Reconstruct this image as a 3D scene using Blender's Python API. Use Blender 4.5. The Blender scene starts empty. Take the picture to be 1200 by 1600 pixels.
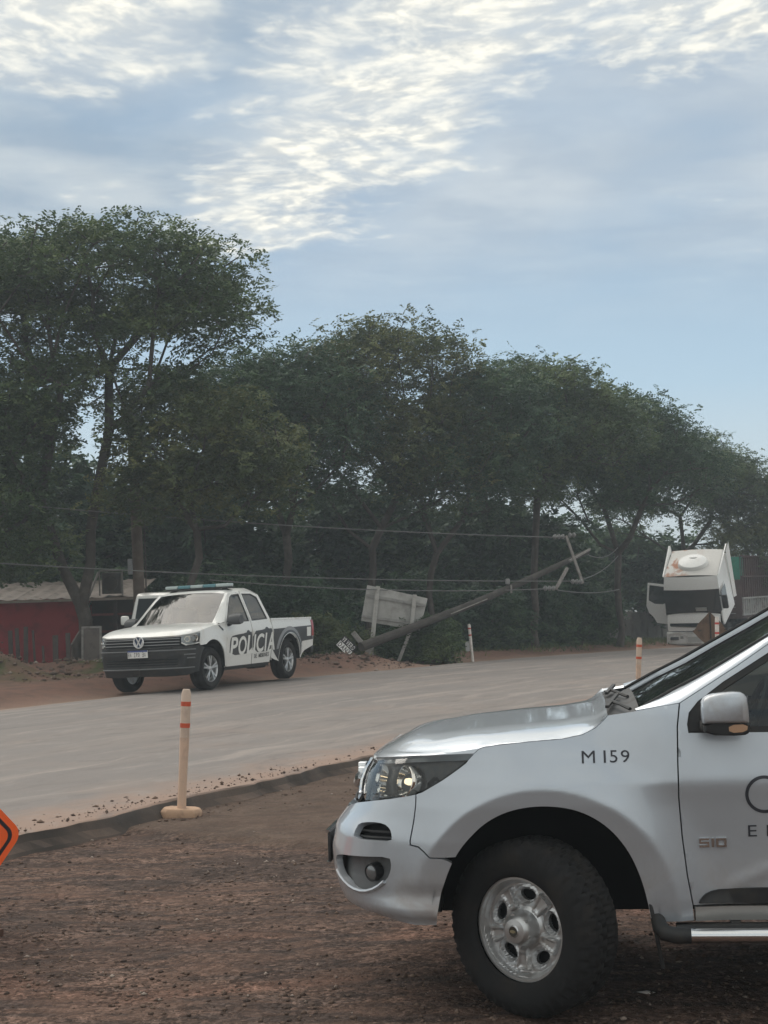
import bpy, bmesh, math, random
import numpy as np
from mathutils import Vector, Matrix
from mathutils.geometry import delaunay_2d_cdt
random.seed(7); RNG=np.random.default_rng(11)
SC=bpy.context.scene; COL=SC.collection
# ---------------------------------------------------------------- camera
PITCH=math.atan(126/2400); ROLL=math.radians(1.8)
cd=bpy.data.cameras.new('camera'); cam=bpy.data.objects.new('camera',cd); COL.objects.link(cam)
cd.sensor_fit='VERTICAL'; cd.sensor_height=36; cd.lens=54; cd.clip_start=.1; cd.clip_end=3000
f_=Vector((0,math.cos(PITCH),math.sin(PITCH))); r0=Vector((1,0,0)); u0=r0.cross(f_)
rr=math.cos(ROLL)*r0-math.sin(ROLL)*u0; uu=math.cos(ROLL)*u0+math.sin(ROLL)*r0
mw=Matrix.Identity(4)
for i in range(3): mw[i][0]=rr[i]; mw[i][1]=uu[i]; mw[i][2]=-f_[i]
mw[2][3]=1.845
cam.matrix_world=mw; SC.camera=cam
SC.view_settings.view_transform='Standard'; SC.view_settings.look='None'; SC.view_settings.exposure=EXPOSURE=1.0; SC.view_settings.gamma=1
# ---------------------------------------------------------------- sun and sky
SUN_EL=math.radians(48); SUN_AZ=math.radians(-30)      # azimuth from +Y (view direction), positive to the right
sd=bpy.data.lights.new('sun','SUN'); sd.energy=1.0; sd.angle=math.radians(50); sd.color=(1,.93,.83)
so=bpy.data.objects.new('sun',sd); COL.objects.link(so)
sv=Vector((math.sin(SUN_AZ)*math.cos(SUN_EL),math.cos(SUN_AZ)*math.cos(SUN_EL),math.sin(SUN_EL)))
so.rotation_euler=(-sv).to_track_quat('-Z','Y').to_euler(); so.location=(0,0,60)
class NT:
    """small node helper"""
    def __init__(s,tree): s.t=tree; s.n=tree.nodes; s.l=tree.links
    def new(s,ty,**kw):
        n=s.n.new(ty)
        for k,v in kw.items(): setattr(n,k,v)
        return n
    def put(s,sock,v):
        if isinstance(v,bpy.types.NodeSocket): s.l.new(v,sock)
        elif v is not None: sock.default_value=v
    def math(s,op,a,b=None,c=None,clamp=False):
        n=s.new('ShaderNodeMath',operation=op,use_clamp=clamp)
        for i,v in enumerate((a,b,c)):
            if v is not None: s.put(n.inputs[i],v)
        return n.outputs[0]
    def ss(s,x,a,b,o0=0.,o1=1.):
        n=s.new('ShaderNodeMapRange',interpolation_type='SMOOTHSTEP'); s.put(n.inputs[0],x)
        for i,v in zip((1,2,3,4),(a,b,o0,o1)): s.put(n.inputs[i],v)
        return n.outputs[0]
    def noise(s,vec,scale,detail=4,rough=.55,dist=0,out=0,dim='3D'):
        n=s.new('ShaderNodeTexNoise',noise_dimensions=dim)
        if vec is not None: s.put(n.inputs['Vector'],vec)
        s.put(n.inputs['Scale'],scale); s.put(n.inputs['Detail'],detail); s.put(n.inputs['Roughness'],rough); s.put(n.inputs['Distortion'],dist)
        return n.outputs[out]
    def mix(s,f,a,b,bt='MIX'):
        n=s.new('ShaderNodeMix',data_type='RGBA',blend_type=bt); s.put(n.inputs[0],f); s.put(n.inputs[6],a); s.put(n.inputs[7],b); return n.outputs[2]
    def ramp(s,f,stops):
        n=s.new('ShaderNodeValToRGB'); e=n.color_ramp.elements
        while len(e)<len(stops): e.new(.5)
        for i,(p,c) in enumerate(stops): e[i].position=p; e[i].color=c if len(c)==4 else (*c,1)
        s.put(n.inputs[0],f); return n.outputs[0]
    def mapping(s,vec,scale=(1,1,1),rot=(0,0,0),loc=(0,0,0)):
        n=s.new('ShaderNodeMapping'); s.put(n.inputs[0],vec); n.inputs[1].default_value=loc; n.inputs[2].default_value=rot; n.inputs[3].default_value=scale; return n.outputs[0]
    def comb(s,x,y,z=0.):
        n=s.new('ShaderNodeCombineXYZ'); s.put(n.inputs[0],x); s.put(n.inputs[1],y); s.put(n.inputs[2],z); return n.outputs[0]
    def bump(s,h,strength=.5,dist=.02,nrm=None):
        n=s.new('ShaderNodeBump'); s.put(n.inputs['Height'],h); n.inputs['Strength'].default_value=strength; n.inputs['Distance'].default_value=dist
        if nrm is not None: s.put(n.inputs['Normal'],nrm)
        return n.outputs[0]
world=bpy.data.worlds.new('World'); SC.world=world; world.use_nodes=True
w=NT(world.node_tree); w.n.clear()
SKYS=.1
sky=w.new('ShaderNodeTexSky',sky_type='NISHITA'); sky.sun_disc=False; sky.sun_elevation=SUN_EL; sky.sun_rotation=SUN_AZ; sky.air_density=1.0; sky.dust_density=1.6; sky.ozone_density=1.5
tc=w.new('ShaderNodeTexCoord'); sp=w.new('ShaderNodeSeparateXYZ'); w.put(sp.inputs[0],tc.outputs['Generated'])
zc=w.math('MAXIMUM',sp.outputs[2],.03); qx=w.math('DIVIDE',sp.outputs[0],zc); qy=w.math('DIVIDE',sp.outputs[1],zc)
P=w.comb(qx,qy)                                            # where the view ray meets the cloud deck
warp=w.noise(P,1.5,3,.5,out=1); Pw=w.mix(.14,P,warp,'LINEAR_LIGHT')
big=w.noise(P,.75,3,.5); mid=w.noise(Pw,2.2,5,.55); soft=w.noise(w.mapping(Pw,(1,.7,1)),1.05,4,.5)
cells=w.noise(w.mapping(Pw,(1.0,.85,1),(0,0,.3)),6.5,4,.55,.25); fine=w.noise(w.mapping(Pw,(1.0,.8,1),(0,0,.3)),16,4,.55)
# a streak of altocumulus runs from overhead down to the left; grey cloud left of it, thin lilac veil right of it
ax=w.math('ADD',w.math('MULTIPLY',w.math('SUBTRACT',qy,2.6),-.30),.16)
off=w.math('SUBTRACT',qx,w.math('ADD',ax,w.math('MULTIPLY',w.math('SUBTRACT',mid,.5),.55)))
band=w.math('MULTIPLY',w.math('SUBTRACT',1.,w.ss(w.math('ABSOLUTE',off),.05,.42)),w.ss(qy,3.8,4.9,1,0))
over=w.math('MULTIPLY',w.ss(w.math('ADD',qy,w.math('MULTIPLY',w.math('SUBTRACT',mid,.5),.9)),2.55,3.15,1,0),w.ss(w.math('ABSOLUTE',w.math('SUBTRACT',qx,.02)),.18,.48,0,1))
rest=w.math('MULTIPLY',w.ss(big,.30,.55),w.ss(qy,2.0,2.6,1.,.0))
strays=w.math('MULTIPLY',w.ss(mid,.56,.70),w.ss(qy,5.6,4.4,0.,.45))
cov=w.math('MAXIMUM',w.math('MAXIMUM',band,over),w.math('MAXIMUM',rest,strays))
val=w.math('ADD',.035,w.math('ADD',w.math('MULTIPLY',cells,.72),w.math('MULTIPLY',fine,.27)))
thr=w.math('SUBTRACT',.68,w.math('MULTIPLY',cov,.24))
cl=w.math('MULTIPLY',w.ss(val,w.math('SUBTRACT',thr,.17),w.math('ADD',thr,.24)),w.ss(cov,.0,.5))
elv=sp.outputs[2]
def K(c): return (c[0]/SKYS,c[1]/SKYS,c[2]/SKYS,1)
clear=w.mix(.93,sky.outputs[0],w.ramp(w.ss(elv,0.,.42),[(0,K((.325,.375,.40))),(.22,K((.225,.31,.38))),(.55,K((.165,.235,.31))),(1,K((.15,.215,.29)))]))
left=w.math('MULTIPLY',w.ss(off,.05,-.35),w.ss(elv,.16,.26))
grey=w.math('MULTIPLY',left,w.ss(soft,.30,.62,.35,1.))
c1=w.mix(w.math('MULTIPLY',grey,.75),clear,w.mix(w.ss(mid,.34,.64),K((.155,.205,.255)),K((.295,.325,.34))))
veil=w.math('MULTIPLY',w.ss(off,-.1,.45),w.math('MULTIPLY',w.ss(elv,.14,.27),w.ss(soft,.26,.56,.25,1.)))
low=w.math('MULTIPLY',w.ss(soft,.42,.66),w.math('MULTIPLY',w.ss(elv,.09,.15),w.ss(off,.7,.0)))
veil=w.math('MAXIMUM',veil,w.math('MULTIPLY',low,.75)); veil=w.math('MAXIMUM',veil,w.math('MULTIPLY',w.ss(cov,0.,.7),.9))
c1=w.mix(w.math('MULTIPLY',veil,.78),c1,w.mix(w.ss(mid,.35,.65),K((.26,.295,.33)),K((.345,.37,.385))))
lit=w.mix(w.ss(fine,.36,.64),K((.37,.38,.37)),K((.64,.61,.52)))
c2=w.mix(w.math('MULTIPLY',cl,.88),c1,lit)
bg=w.new('ShaderNodeBackground'); w.put(bg.inputs[0],c2); bg.inputs[1].default_value=SKYS
wo=w.new('ShaderNodeOutputWorld'); w.l.new(bg.outputs[0],wo.inputs[0])
world.cycles.sampling_method='MANUAL'; world.cycles.sample_map_resolution=512
SC.render.engine='CYCLES'
# ---------------------------------------------------------------- helpers
MATS={}
def mat(name,col=(.5,.5,.5),rough=.6,metal=0.,coat=0.,spec=.5,emit=None,estr=0.,alpha=None,trans=0.,ior=1.45):
    if name in MATS: return MATS[name]
    m=bpy.data.materials.new(name); m.use_nodes=True; b=m.node_tree.nodes['Principled BSDF']
    b.inputs['Base Color'].default_value=(*col,1); b.inputs['Roughness'].default_value=rough; b.inputs['Metallic'].default_value=metal
    b.inputs['Coat Weight'].default_value=coat; b.inputs['Coat Roughness'].default_value=.06; b.inputs['Specular IOR Level'].default_value=spec; b.inputs['IOR'].default_value=ior
    b.inputs['Transmission Weight'].default_value=trans
    if emit: b.inputs['Emission Color'].default_value=(*emit,1); b.inputs['Emission Strength'].default_value=estr
    MATS[name]=m; return m
def nmat(name,rough=.7,metal=0.,coat=0.):
    m=mat(name,rough=rough,metal=metal,coat=coat); t=NT(m.node_tree); return m,t,m.node_tree.nodes['Principled BSDF']
def dirty(name,col,col2,rough=.6,scale=6,metal=0.,coat=0.,lo=.45,hi=.7,bump=0.,bscale=60,bdist=.004):
    """a paint or surface with uneven dirt of its own"""
    if name in MATS: return MATS[name]
    m,t,b=nmat(name,rough,metal,coat); g=t.new('ShaderNodeNewGeometry').outputs['Position']
    n=t.noise(g,scale,6,.6,.3); t.put(b.inputs['Base Color'],t.mix(t.ss(n,lo,hi),(*col,1),(*col2,1)))
    t.put(b.inputs['Roughness'],t.ss(n,lo,hi,rough,min(1,rough+.2)))
    if bump: t.put(b.inputs['Normal'],t.bump(t.noise(g,bscale,5,.6),bump,bdist))
    return m
def obj(name,V,F,m,parent=None,smooth=False,sharp=None):
    me=bpy.data.meshes.new(name); me.from_pydata([tuple(map(float,v)) for v in V],[],[tuple(map(int,q)) for q in F]); me.validate()
    if smooth: me.polygons.foreach_set('use_smooth',[True]*len(me.polygons))
    if sharp is not None: 
        try: me.set_sharp_from_angle(angle=math.radians(sharp))
        except Exception: pass
    if m: me.materials.append(m)
    o=bpy.data.objects.new(name,me); COL.objects.link(o)
    if parent: o.parent=parent
    return o
def arr_obj(name,V,quads,m,parent=None,smooth=False):
    V=np.asarray(V,np.float32); Q=np.asarray(quads,np.int32); k=Q.shape[1]
    me=bpy.data.meshes.new(name); me.vertices.add(len(V)); me.vertices.foreach_set('co',V.ravel())
    me.loops.add(Q.size); me.loops.foreach_set('vertex_index',Q.ravel())
    me.polygons.add(len(Q)); me.polygons.foreach_set('loop_start',np.arange(0,Q.size,k,dtype=np.int32))
    try: me.polygons.foreach_set('loop_total',np.full(len(Q),k,np.int32))
    except Exception: pass
    if smooth: me.polygons.foreach_set('use_smooth',np.ones(len(Q),bool))
    me.update(calc_edges=True); me.validate()
    if m: me.materials.append(m)
    o=bpy.data.objects.new(name,me); COL.objects.link(o)
    if parent: o.parent=parent
    return o
def empty(name,loc=(0,0,0),parent=None,rot=None):
    o=bpy.data.objects.new(name,None); COL.objects.link(o); o.location=loc; o.empty_display_size=.2
    if rot is not None: o.rotation_euler=rot
    if parent: o.parent=parent
    return o
def tag(o,label=None,cat=None,group=None,kind=None):
    for k,v in (('label',label),('category',cat),('group',group),('kind',kind)):
        if v: o[k]=v
    return o
def copy_tree(o,parent=None):
    c=o.copy(); COL.objects.link(c); c.parent=parent
    for ch in o.children: copy_tree(ch,c)
    return c
class MB:
    """collects shapes into one mesh"""
    def __init__(s): s.V=[]; s.F=[]
    def add(s,V,F):
        k=len(s.V); s.V+= [tuple(v) for v in V]; s.F+= [tuple(i+k for i in q) for q in F]; return s
    def box(s,c,size,R=None,taper=(1,1)):
        x,y,z=[d/2 for d in size]; V=[]
        for sz in (-1,1):
            tx,ty=(1,1) if sz<0 else taper
            for sx,sy in ((-1,-1),(1,-1),(1,1),(-1,1)): V.append(Vector((sx*x*tx,sy*y*ty,sz*z)))
        if R is not None: V=[R@v for v in V]
        c=Vector(c); return s.add([v+c for v in V],[(3,2,1,0),(4,5,6,7),(0,1,5,4),(1,2,6,5),(2,3,7,6),(3,0,4,7)])
    def bar(s,a,b,w,h=None,up=(0,0,1)):
        a=Vector(a); b=Vector(b); d=(b-a); L=d.length; d.normalize(); u=Vector(up)
        if abs(d.dot(u))>.98: u=Vector((1,0,0))
        y=u.cross(d).normalized(); z=d.cross(y); R=Matrix((d,y,z)).transposed()
        return s.box((a+b)/2,(L,w,h or w),R)
    def tube(s,pts,r,n=8,cap=True,closed=False):
        pts=[Vector(p) for p in pts]; m=len(pts); rs=r if isinstance(r,(list,tuple,np.ndarray)) else [r]*m
        rings=[]; prev=None
        for i,p in enumerate(pts):
            if closed: d=pts[(i+1)%m]-pts[i-1]
            else: d=pts[min(i+1,m-1)]-pts[max(i-1,0)]
            d.normalize()
            if prev is None:
                a=Vector((0,0,1)) if abs(d.z)<.9 else Vector((1,0,0)); y=a.cross(d).normalized()
            else: y=(prev-d*prev.dot(d)).normalized()
            prev=y; z=d.cross(y)
            rings.append([p+(y*math.cos(2*math.pi*k/n)+z*math.sin(2*math.pi*k/n))*rs[i] for k in range(n)])
        V=[v for q in rings for v in q]; F=[]
        for i in range(m if closed else m-1):
            j=(i+1)%m
            for k in range(n): F.append((i*n+k,i*n+(k+1)%n,j*n+(k+1)%n,j*n+k))
        if cap and not closed: F.append(tuple(range(n-1,-1,-1))); F.append(tuple((m-1)*n+k for k in range(n)))
        return s.add(V,F)
    def lathe(s,prof,n=24,axis='z',c=(0,0,0),cap=True):
        V=[];F=[];m=len(prof); c=Vector(c)
        for k in range(n):
            a=2*math.pi*k/n
            for r,h in prof:
                p={'z':(r*math.cos(a),r*math.sin(a),h),'y':(r*math.cos(a),h,r*math.sin(a)),'x':(h,r*math.cos(a),r*math.sin(a))}[axis]
                V.append(Vector(p)+c)
        for k in range(n):
            for i in range(m-1):
                a=k*m+i; b=((k+1)%n)*m+i; q=(a,b,b+1,a+1); F.append(q if axis!='y' else q[::-1])
        if cap:
            F.append(tuple(k*m for k in range(n))[::-1]); F.append(tuple(k*m+m-1 for k in range(n)))
        return s.add(V,F)
    def loft(s,secs,closed=True,caps=True):
        n=len(secs[0]); V=[v for q in secs for v in q]; F=[]
        for i in range(len(secs)-1):
            for k in range(n if closed else n-1):
                F.append((i*n+k,i*n+(k+1)%n,(i+1)*n+(k+1)%n,(i+1)*n+k))
        if caps: F.append(tuple(range(n-1,-1,-1))); F.append(tuple((len(secs)-1)*n+k for k in range(n)))
        return s.add(V,F)
    def prism(s,poly,y0,y1):
        """poly in (x,z), extruded along y"""
        n=len(poly); V=[(x,y0,z) for x,z in poly]+[(x,y1,z) for x,z in poly]
        F=[tuple(range(n)),tuple(range(2*n-1,n-1,-1))]+[((k+1)%n,k,n+k,n+(k+1)%n) for k in range(n)]
        return s.add(V,F)
    def build(s,name,m,parent=None,smooth=False,bevel=0.,seg=2,sharp=35):
        o=obj(name,s.V,s.F,m,parent)
        bm=bmesh.new(); bm.from_mesh(o.data); bmesh.ops.recalc_face_normals(bm,faces=bm.faces)
        if bevel:
            ed=[e for e in bm.edges if len(e.link_faces)==2 and e.calc_face_angle(0)>math.radians(30)]
            bmesh.ops.bevel(bm,geom=ed,offset=bevel,segments=seg,affect='EDGES',profile=.5,clamp_overlap=True)
        bm.to_mesh(o.data); bm.free()
        if smooth or bevel:
            o.data.polygons.foreach_set('use_smooth',[True]*len(o.data.polygons))
            o.data.set_sharp_from_angle(angle=math.radians(sharp))
        return o
def inside(poly,x,y):
    poly=np.asarray(poly); c=np.zeros(np.shape(x),bool); j=len(poly)-1
    for i in range(len(poly)):
        xi,yi=poly[i]; xj,yj=poly[j]
        c^=((yi>y)!=(yj>y))&(x<(xj-xi)*(y-yi)/(yj-yi+1e-12)+xi); j=i
    return c
def dens(poly,h,closed=True):
    out=[]; n=len(poly)
    for i in range(n if closed else n-1):
        a=np.array(poly[i],float); b=np.array(poly[(i+1)%n],float); k=max(1,int(np.ceil(np.hypot(*(b-a))/h)))
        for t in range(k): out.append(tuple(a+(b-a)*t/k))
    if not closed: out.append(tuple(poly[-1]))
    return out
def chaikin(poly,it=2,closed=True):
    P=[np.array(p,float) for p in poly]
    for _ in range(it):
        Q=[]; n=len(P)
        if not closed: Q.append(P[0])
        for i in range(n if closed else n-1):
            a,b=P[i],P[(i+1)%n]; Q+=[a*.75+b*.25,a*.25+b*.75]
        if not closed: Q.append(P[-1])
        P=Q
    return [tuple(p) for p in P]
def cdt_fill(outline,holes=(),h=.03):
    pts=[];edges=[]
    loops=[dens(outline,h)]+[dens(q,h) for q in holes]
    for lp in loops:
        k=len(pts); pts+=lp; edges+=[(k+i,k+(i+1)%len(lp)) for i in range(len(lp))]
    A=np.array(loops[0]); x0,y0=A.min(0); x1,y1=A.max(0)
    gx,gy=np.meshgrid(np.arange(x0+h*.5,x1,h),np.arange(y0+h*.5,y1,h)); gx=gx.ravel(); gy=gy.ravel()
    m=inside(loops[0],gx,gy)
    for q in loops[1:]: m&=~inside(q,gx,gy)
    B=np.array(pts); gx=gx[m]; gy=gy[m]
    if len(gx):
        d=np.min(np.hypot(gx[:,None]-B[None,:,0],gy[:,None]-B[None,:,1]),1); k=d>h*.45; gx=gx[k]; gy=gy[k]
    nb=len(pts); pts=pts+list(zip(gx,gy))
    vo,eo,fo,ov,oe,of=delaunay_2d_cdt([Vector(p) for p in pts],edges,[],0,1e-6)
    V=np.array([(v.x,v.y) for v in vo]); T=[t for t in fo]
    c=np.array([V[list(t)].mean(0) for t in T]); ok=inside(loops[0],c[:,0],c[:,1])
    for q in loops[1:]: ok&=~inside(q,c[:,0],c[:,1])
    T=[t for t,o in zip(T,ok) if o]; R=[]
    for t in T:
        (x0,y0),(x1,y1),(x2,y2)=V[t[0]],V[t[1]],V[t[2]]; ar=(x1-x0)*(y2-y0)-(x2-x0)*(y1-y0)
        if abs(ar)>1e-9: R.append(tuple(t) if ar>0 else tuple(t[::-1]))
    return V,R
def bedges(T):
    cnt={}
    for t in T:
        n=len(t)
        for i in range(n):
            a,b=t[i],t[(i+1)%n]; cnt[(a,b)]=1
    return [(a,b) for (a,b) in cnt if (b,a) not in cnt]
def sheet(name,V2,T,fn,nfn,m,parent,thick=.02,off=0.,mirror=False,extra=None):
    """lift a flat triangulation on to a surface fn(u,v) with normals nfn and give it a turned-in rim"""
    P=fn(V2[:,0],V2[:,1]); N=nfn(V2[:,0],V2[:,1])
    o_=off+(extra(V2[:,0],V2[:,1]) if extra is not None else 0.)
    P=P+N*(np.asarray(o_)[...,None] if np.ndim(o_) else o_)
    V=[tuple(p) for p in P]; F=[tuple(t) for t in T]
    if thick:
        be=bedges(T); idx={}
        for a,b in be:
            for k in (a,b):
                if k not in idx:
                    idx[k]=len(V); V.append(tuple(P[k])); V.append(tuple(P[k]-N[k]*thick))
        for a,b in be: F.append((idx[b],idx[a],idx[a]+1,idx[b]+1))
    if mirror:
        V=[(x,-y,z) for x,y,z in V]; F=[q[::-1] for q in F]
    # orient: first triangle towards its normal
    if F:
        a,b,c=[Vector(V[i]) for i in F[0][:3]]; nn=Vector(N[F[0][0]]); 
        if mirror: nn=Vector((nn.x,-nn.y,nn.z))
        if (b-a).cross(c-a).dot(nn)<0: F=[q[::-1] for q in F]
    return obj(name,V,F,m,parent,smooth=True)
def text_mesh(txt,size=1.,bold=0.,shear=0.,sx=1.,spacing=1.):
    """glyph outlines of a text as (verts2d, faces), origin at its left baseline"""
    cu=bpy.data.curves.new('t','FONT'); cu.body=txt; cu.size=size; cu.offset=bold; cu.shear=shear; cu.space_character=spacing; cu.resolution_u=4
    o=bpy.data.objects.new('t',cu); COL.objects.link(o); dg=bpy.context.evaluated_depsgraph_get(); dg.update()
    me=o.evaluated_get(dg).to_mesh(); V=np.array([(v.co.x*sx,v.co.y) for v in me.vertices]); F=[tuple(p.vertices) for p in me.polygons]
    o.evaluated_get(dg).to_mesh_clear(); bpy.data.objects.remove(o); bpy.data.curves.remove(cu)
    return V,F
def place_text(name,txt,fn,m,parent,w=None,h=None,**kw):
    """fn maps (x,y) arrays of the fitted text (x to the right, y up, metres) to 3-D"""
    V,F=text_mesh(txt,**kw); V=V-V.min(0); e=V.max(0)
    s=(w/e[0] if w else (h/e[1])); s2=(h/e[1] if h else s); V=V*np.array([s if w else s2,s2])
    return obj(name,fn(V[:,0],V[:,1]),F,m,parent)


def sstep(a,b,x):
    t=np.clip((np.asarray(x,float)-a)/(b-a),0,1); return t*t*(3-2*t)
def lut(tab):
    xs=[p[0] for p in tab]; ys=[p[1] for p in tab]
    return lambda v: np.interp(v,xs,ys)
class Skin:
    """outer skin of a vehicle: u runs along the side (u<=0) and round the front corner to the centre line (u=U), z is up"""
    def __init__(s,xc,n,W,xf):
        s.xc=xc; s.n=n; s.W=W; s.xf=xf
        ph=np.linspace(0,math.pi/2,2000); x=.6*np.sin(ph)**(2/n); y=.9*np.cos(ph)**(2/n)
        L=np.concatenate([[0],np.cumsum(np.hypot(np.diff(x),np.diff(y)))])
        s.L=L; s.ph=ph; s.U=L[-1]
    def pos(s,u,z):
        u=np.asarray(u,float); z=np.asarray(z,float); u,z=np.broadcast_arrays(u,z)
        ph=np.interp(np.clip(u,0,s.U),s.L,s.ph); e=2/s.n
        xs=np.minimum(u,0)+s.xc
        fx=np.where(u>0,np.sin(ph)**e,0); fy=np.where(u>0,np.clip(np.cos(ph),0,1)**e,1)
        x=np.where(u>0,s.xc+(s.xf(z)-s.xc)*fx,xs)
        y=s.W(x,z)*fy
        return np.stack([x,y,z],-1)
    def nrm(s,u,z,h=.004):
        a=s.pos(np.asarray(u)-h,z); b=s.pos(np.asarray(u)+h,z); c=s.pos(u,np.asarray(z)-h); d=s.pos(u,np.asarray(z)+h)
        n=np.cross(b-a,d-c); n/= (np.linalg.norm(n,axis=-1,keepdims=True)+1e-9)
        return -n
def s10_W():
    door=lut([(.15,.83),(.35,.878),(.5,.90),(.7,.916),(.9,.934),(.985,.945),(1.0,.945),(1.08,.932),(1.2,.912),(1.28,.895),(1.76,.70)])
    fend=lut([(.15,.84),(.5,.905),(.75,.926),(.9,.927),(1.0,.92),(1.1,.902),(1.22,.872),(1.3,.85),(1.76,.70)])
    def flare(r): return np.where(r>.568,.040*np.clip(1-(r-.568)/.22,0,1)**1.6,.040-.16*np.clip(.568-r,0,.12))
    def W(x,z):
        b=sstep(-.55,-.22,x); w=door(z)*(1-b)+fend(z)*b
        r=np.hypot(np.asarray(x),np.asarray(z)-.41)
        w=w+flare(r)
        r2=np.hypot(np.asarray(x)+3.1,np.asarray(z)-.41)
        w=w+flare(r2)
        return w
    return W
S10=Skin(.30,2.75,s10_W(),lut([(.15,.74),(.28,.84),(.36,.92),(.45,.985),(.55,1.015),(.66,1.02),(.76,.995),(.84,.93),(.92,.885),(1.0,.85),(1.05,.82),(1.1,.78),(1.3,.6)]))
# ---------------------------------------------------------------- ground and road
E0=np.array([-2.86,11.27]); TH=math.radians(28.39); RU=np.array([math.sin(TH),math.cos(TH)]); RN=np.array([-RU[1],RU[0]]); RW=9.68
zr_tab=lut([(-400,.15),(12,.15),(16.6,.13),(19.6,.09),(23,.02),(28.6,-.05),(33.5,-.16),(44.9,-.44),(56,-.76),(80,-1.5),(150,-3.2),(600,-9)])
def zr(s): 
    s=np.asarray(s,float); return (zr_tab(s-2)+zr_tab(s)+zr_tab(s+2))/3
def sd_(x,y):
    return (x-E0[0])*RU[0]+(y-E0[1])*RU[1],(x-E0[0])*RN[0]+(y-E0[1])*RN[1]
def rp(s,d): return E0[0]+s*RU[0]+d*RN[0], E0[1]+s*RU[1]+d*RN[1]
def vnoise(x,y,seed=0,oct=4,f=1.):
    out=0.; a=1.; r=np.random.default_rng(seed)
    for k in range(oct):
        for j in range(3):
            th=r.uniform(0,6.28); ph=r.uniform(0,6.28); q=f*r.uniform(.7,1.4)
            out=out+a*np.sin((x*math.cos(th)+y*math.sin(th))*q+ph+1.7*np.sin((x*math.sin(th)-y*math.cos(th))*q*.6+ph*2))/3
        a*=.5; f*=2.03
    return out
def ground_z(x,y,rough=True):
    x=np.asarray(x,float); y=np.asarray(y,float); s,d=sd_(x,y); z=zr(s)
    lip=((x+2.2)*1.2+(y-12.3)*1.85)/2.205+.10*vnoise(x,y,3,2,1.5)
    near=z-.15+.035*sstep(-.05,.10,lip)*sstep(-3.2,-2.2,x)
    far=z-.07+.22*sstep(RW+.3,RW+2.2,d)
    out=np.where(d<4,near,far)
    out=np.where((d>.12)&(d<RW-.25),z-.3,out)
    if rough:
        lot=(d<0)
        r=.012*vnoise(x,y,5,3,2.2)+.006*vnoise(x,y,6,3,9.)
        r2=.03*vnoise(x,y,8,4,1.1)*sstep(RW,RW+1.5,d)
        # shallow wheel ruts on the lot, heaps of earth on the far verge
        out=out+np.where(lot,r*sstep(-.02,-.25,d),0)+np.where(d>=RW,r2,0)
        hx=.66*np.exp(-(((x+8.6)/1.15)**2+((y-32.6)/.95)**2)); hx=hx+.30*np.exp(-(((x+6.9)/2.0)**2+((y-35.2)/.9)**2))
        hx=hx+.20*np.exp(-(((x+.9)/1.9)**2+((y-38.6)/1.0)**2))+.18*np.exp(-(((x-1.6)/1.3)**2+((y-41.8)/.7)**2))
        out=out+np.where(d>RW,hx*(1+.25*vnoise(x,y,9,3,4.)),0)
    return out
def axis(fine0,fine1,h,lo,hi,g=1.13):
    a=list(np.arange(fine0,fine1,h)); s=h; v=fine1
    while v<hi: a.append(v); s*=g; v+=s
    s=h; v=fine0
    while v>lo: s*=g; v-=s; a.insert(0,v)
    return np.array(a)
GX=axis(-4.6,3.6,.045,-700,900,1.05); GY=axis(5.6,15.5,.05,-300,1500,1.035)
gx,gy=np.meshgrid(GX,GY,indexing='ij'); gz=ground_z(gx,gy)
V=np.stack([gx,gy,gz],-1).reshape(-1,3); nx,ny=gx.shape; I=np.arange(nx*ny).reshape(nx,ny)
Q=np.stack([I[:-1,:-1],I[1:,:-1],I[1:,1:],I[:-1,1:]],-1).reshape(-1,4)
gm,t,b=nmat('earth',.95); pos=t.new('ShaderNodeNewGeometry').outputs['Position']
sx=t.new('ShaderNodeSeparateXYZ'); t.put(sx.inputs[0],pos)
def road_coord(t,sx):
    X=t.math('SUBTRACT',sx.outputs[0],float(E0[0])); Y=t.math('SUBTRACT',sx.outputs[1],float(E0[1]))
    s=t.math('ADD',t.math('MULTIPLY',X,float(RU[0])),t.math('MULTIPLY',Y,float(RU[1])))
    d=t.math('ADD',t.math('MULTIPLY',X,float(RN[0])),t.math('MULTIPLY',Y,float(RN[1])))
    return s,d
S_,D_=road_coord(t,sx)
n1=t.noise(pos,.55,5,.6,.4); n2=t.noise(pos,2.6,6,.65,.3); n3=t.noise(pos,24,5,.7); n4=t.noise(pos,110,3,.7)
strk=t.noise(t.mapping(pos,(1.1,4.5,1),(0,0,.25)),1.5,5,.65,.6)
lot=t.mix(t.ss(n1,.38,.62),(.125,.082,.066,1),(.170,.108,.084,1))
lot=t.mix(t.ss(strk,.44,.60,0,.85),lot,(.070,.053,.048,1))
lot=t.mix(t.ss(n2,.55,.72,0,.55),lot,(.22,.155,.125,1))
lot=t.mix(t.ss(n3,.40,.72,0,.5),lot,(.105,.075,.06,1))
pt=t.noise(t.mapping(pos,(1,2.2,1),(0,0,.1)),.42,4,.55,.8); lot=t.mix(t.ss(pt,.52,.66,0,.55),lot,(.072,.055,.049,1)); lot=t.mix(t.ss(pt,.44,.32,0,.55),lot,(.205,.115,.085,1))
far=t.mix(t.ss(n2,.4,.66),(.20,.115,.088,1),(.145,.095,.076,1))
far=t.mix(t.ss(D_,float(RW)+.15,float(RW)+1.5,.9,0.),far,(.30,.205,.16,1))
far=t.mix(t.math('MULTIPLY',t.ss(D_,12.,14.5),t.ss(n1,.45,.62)),far,(.07,.085,.035,1))
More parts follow.
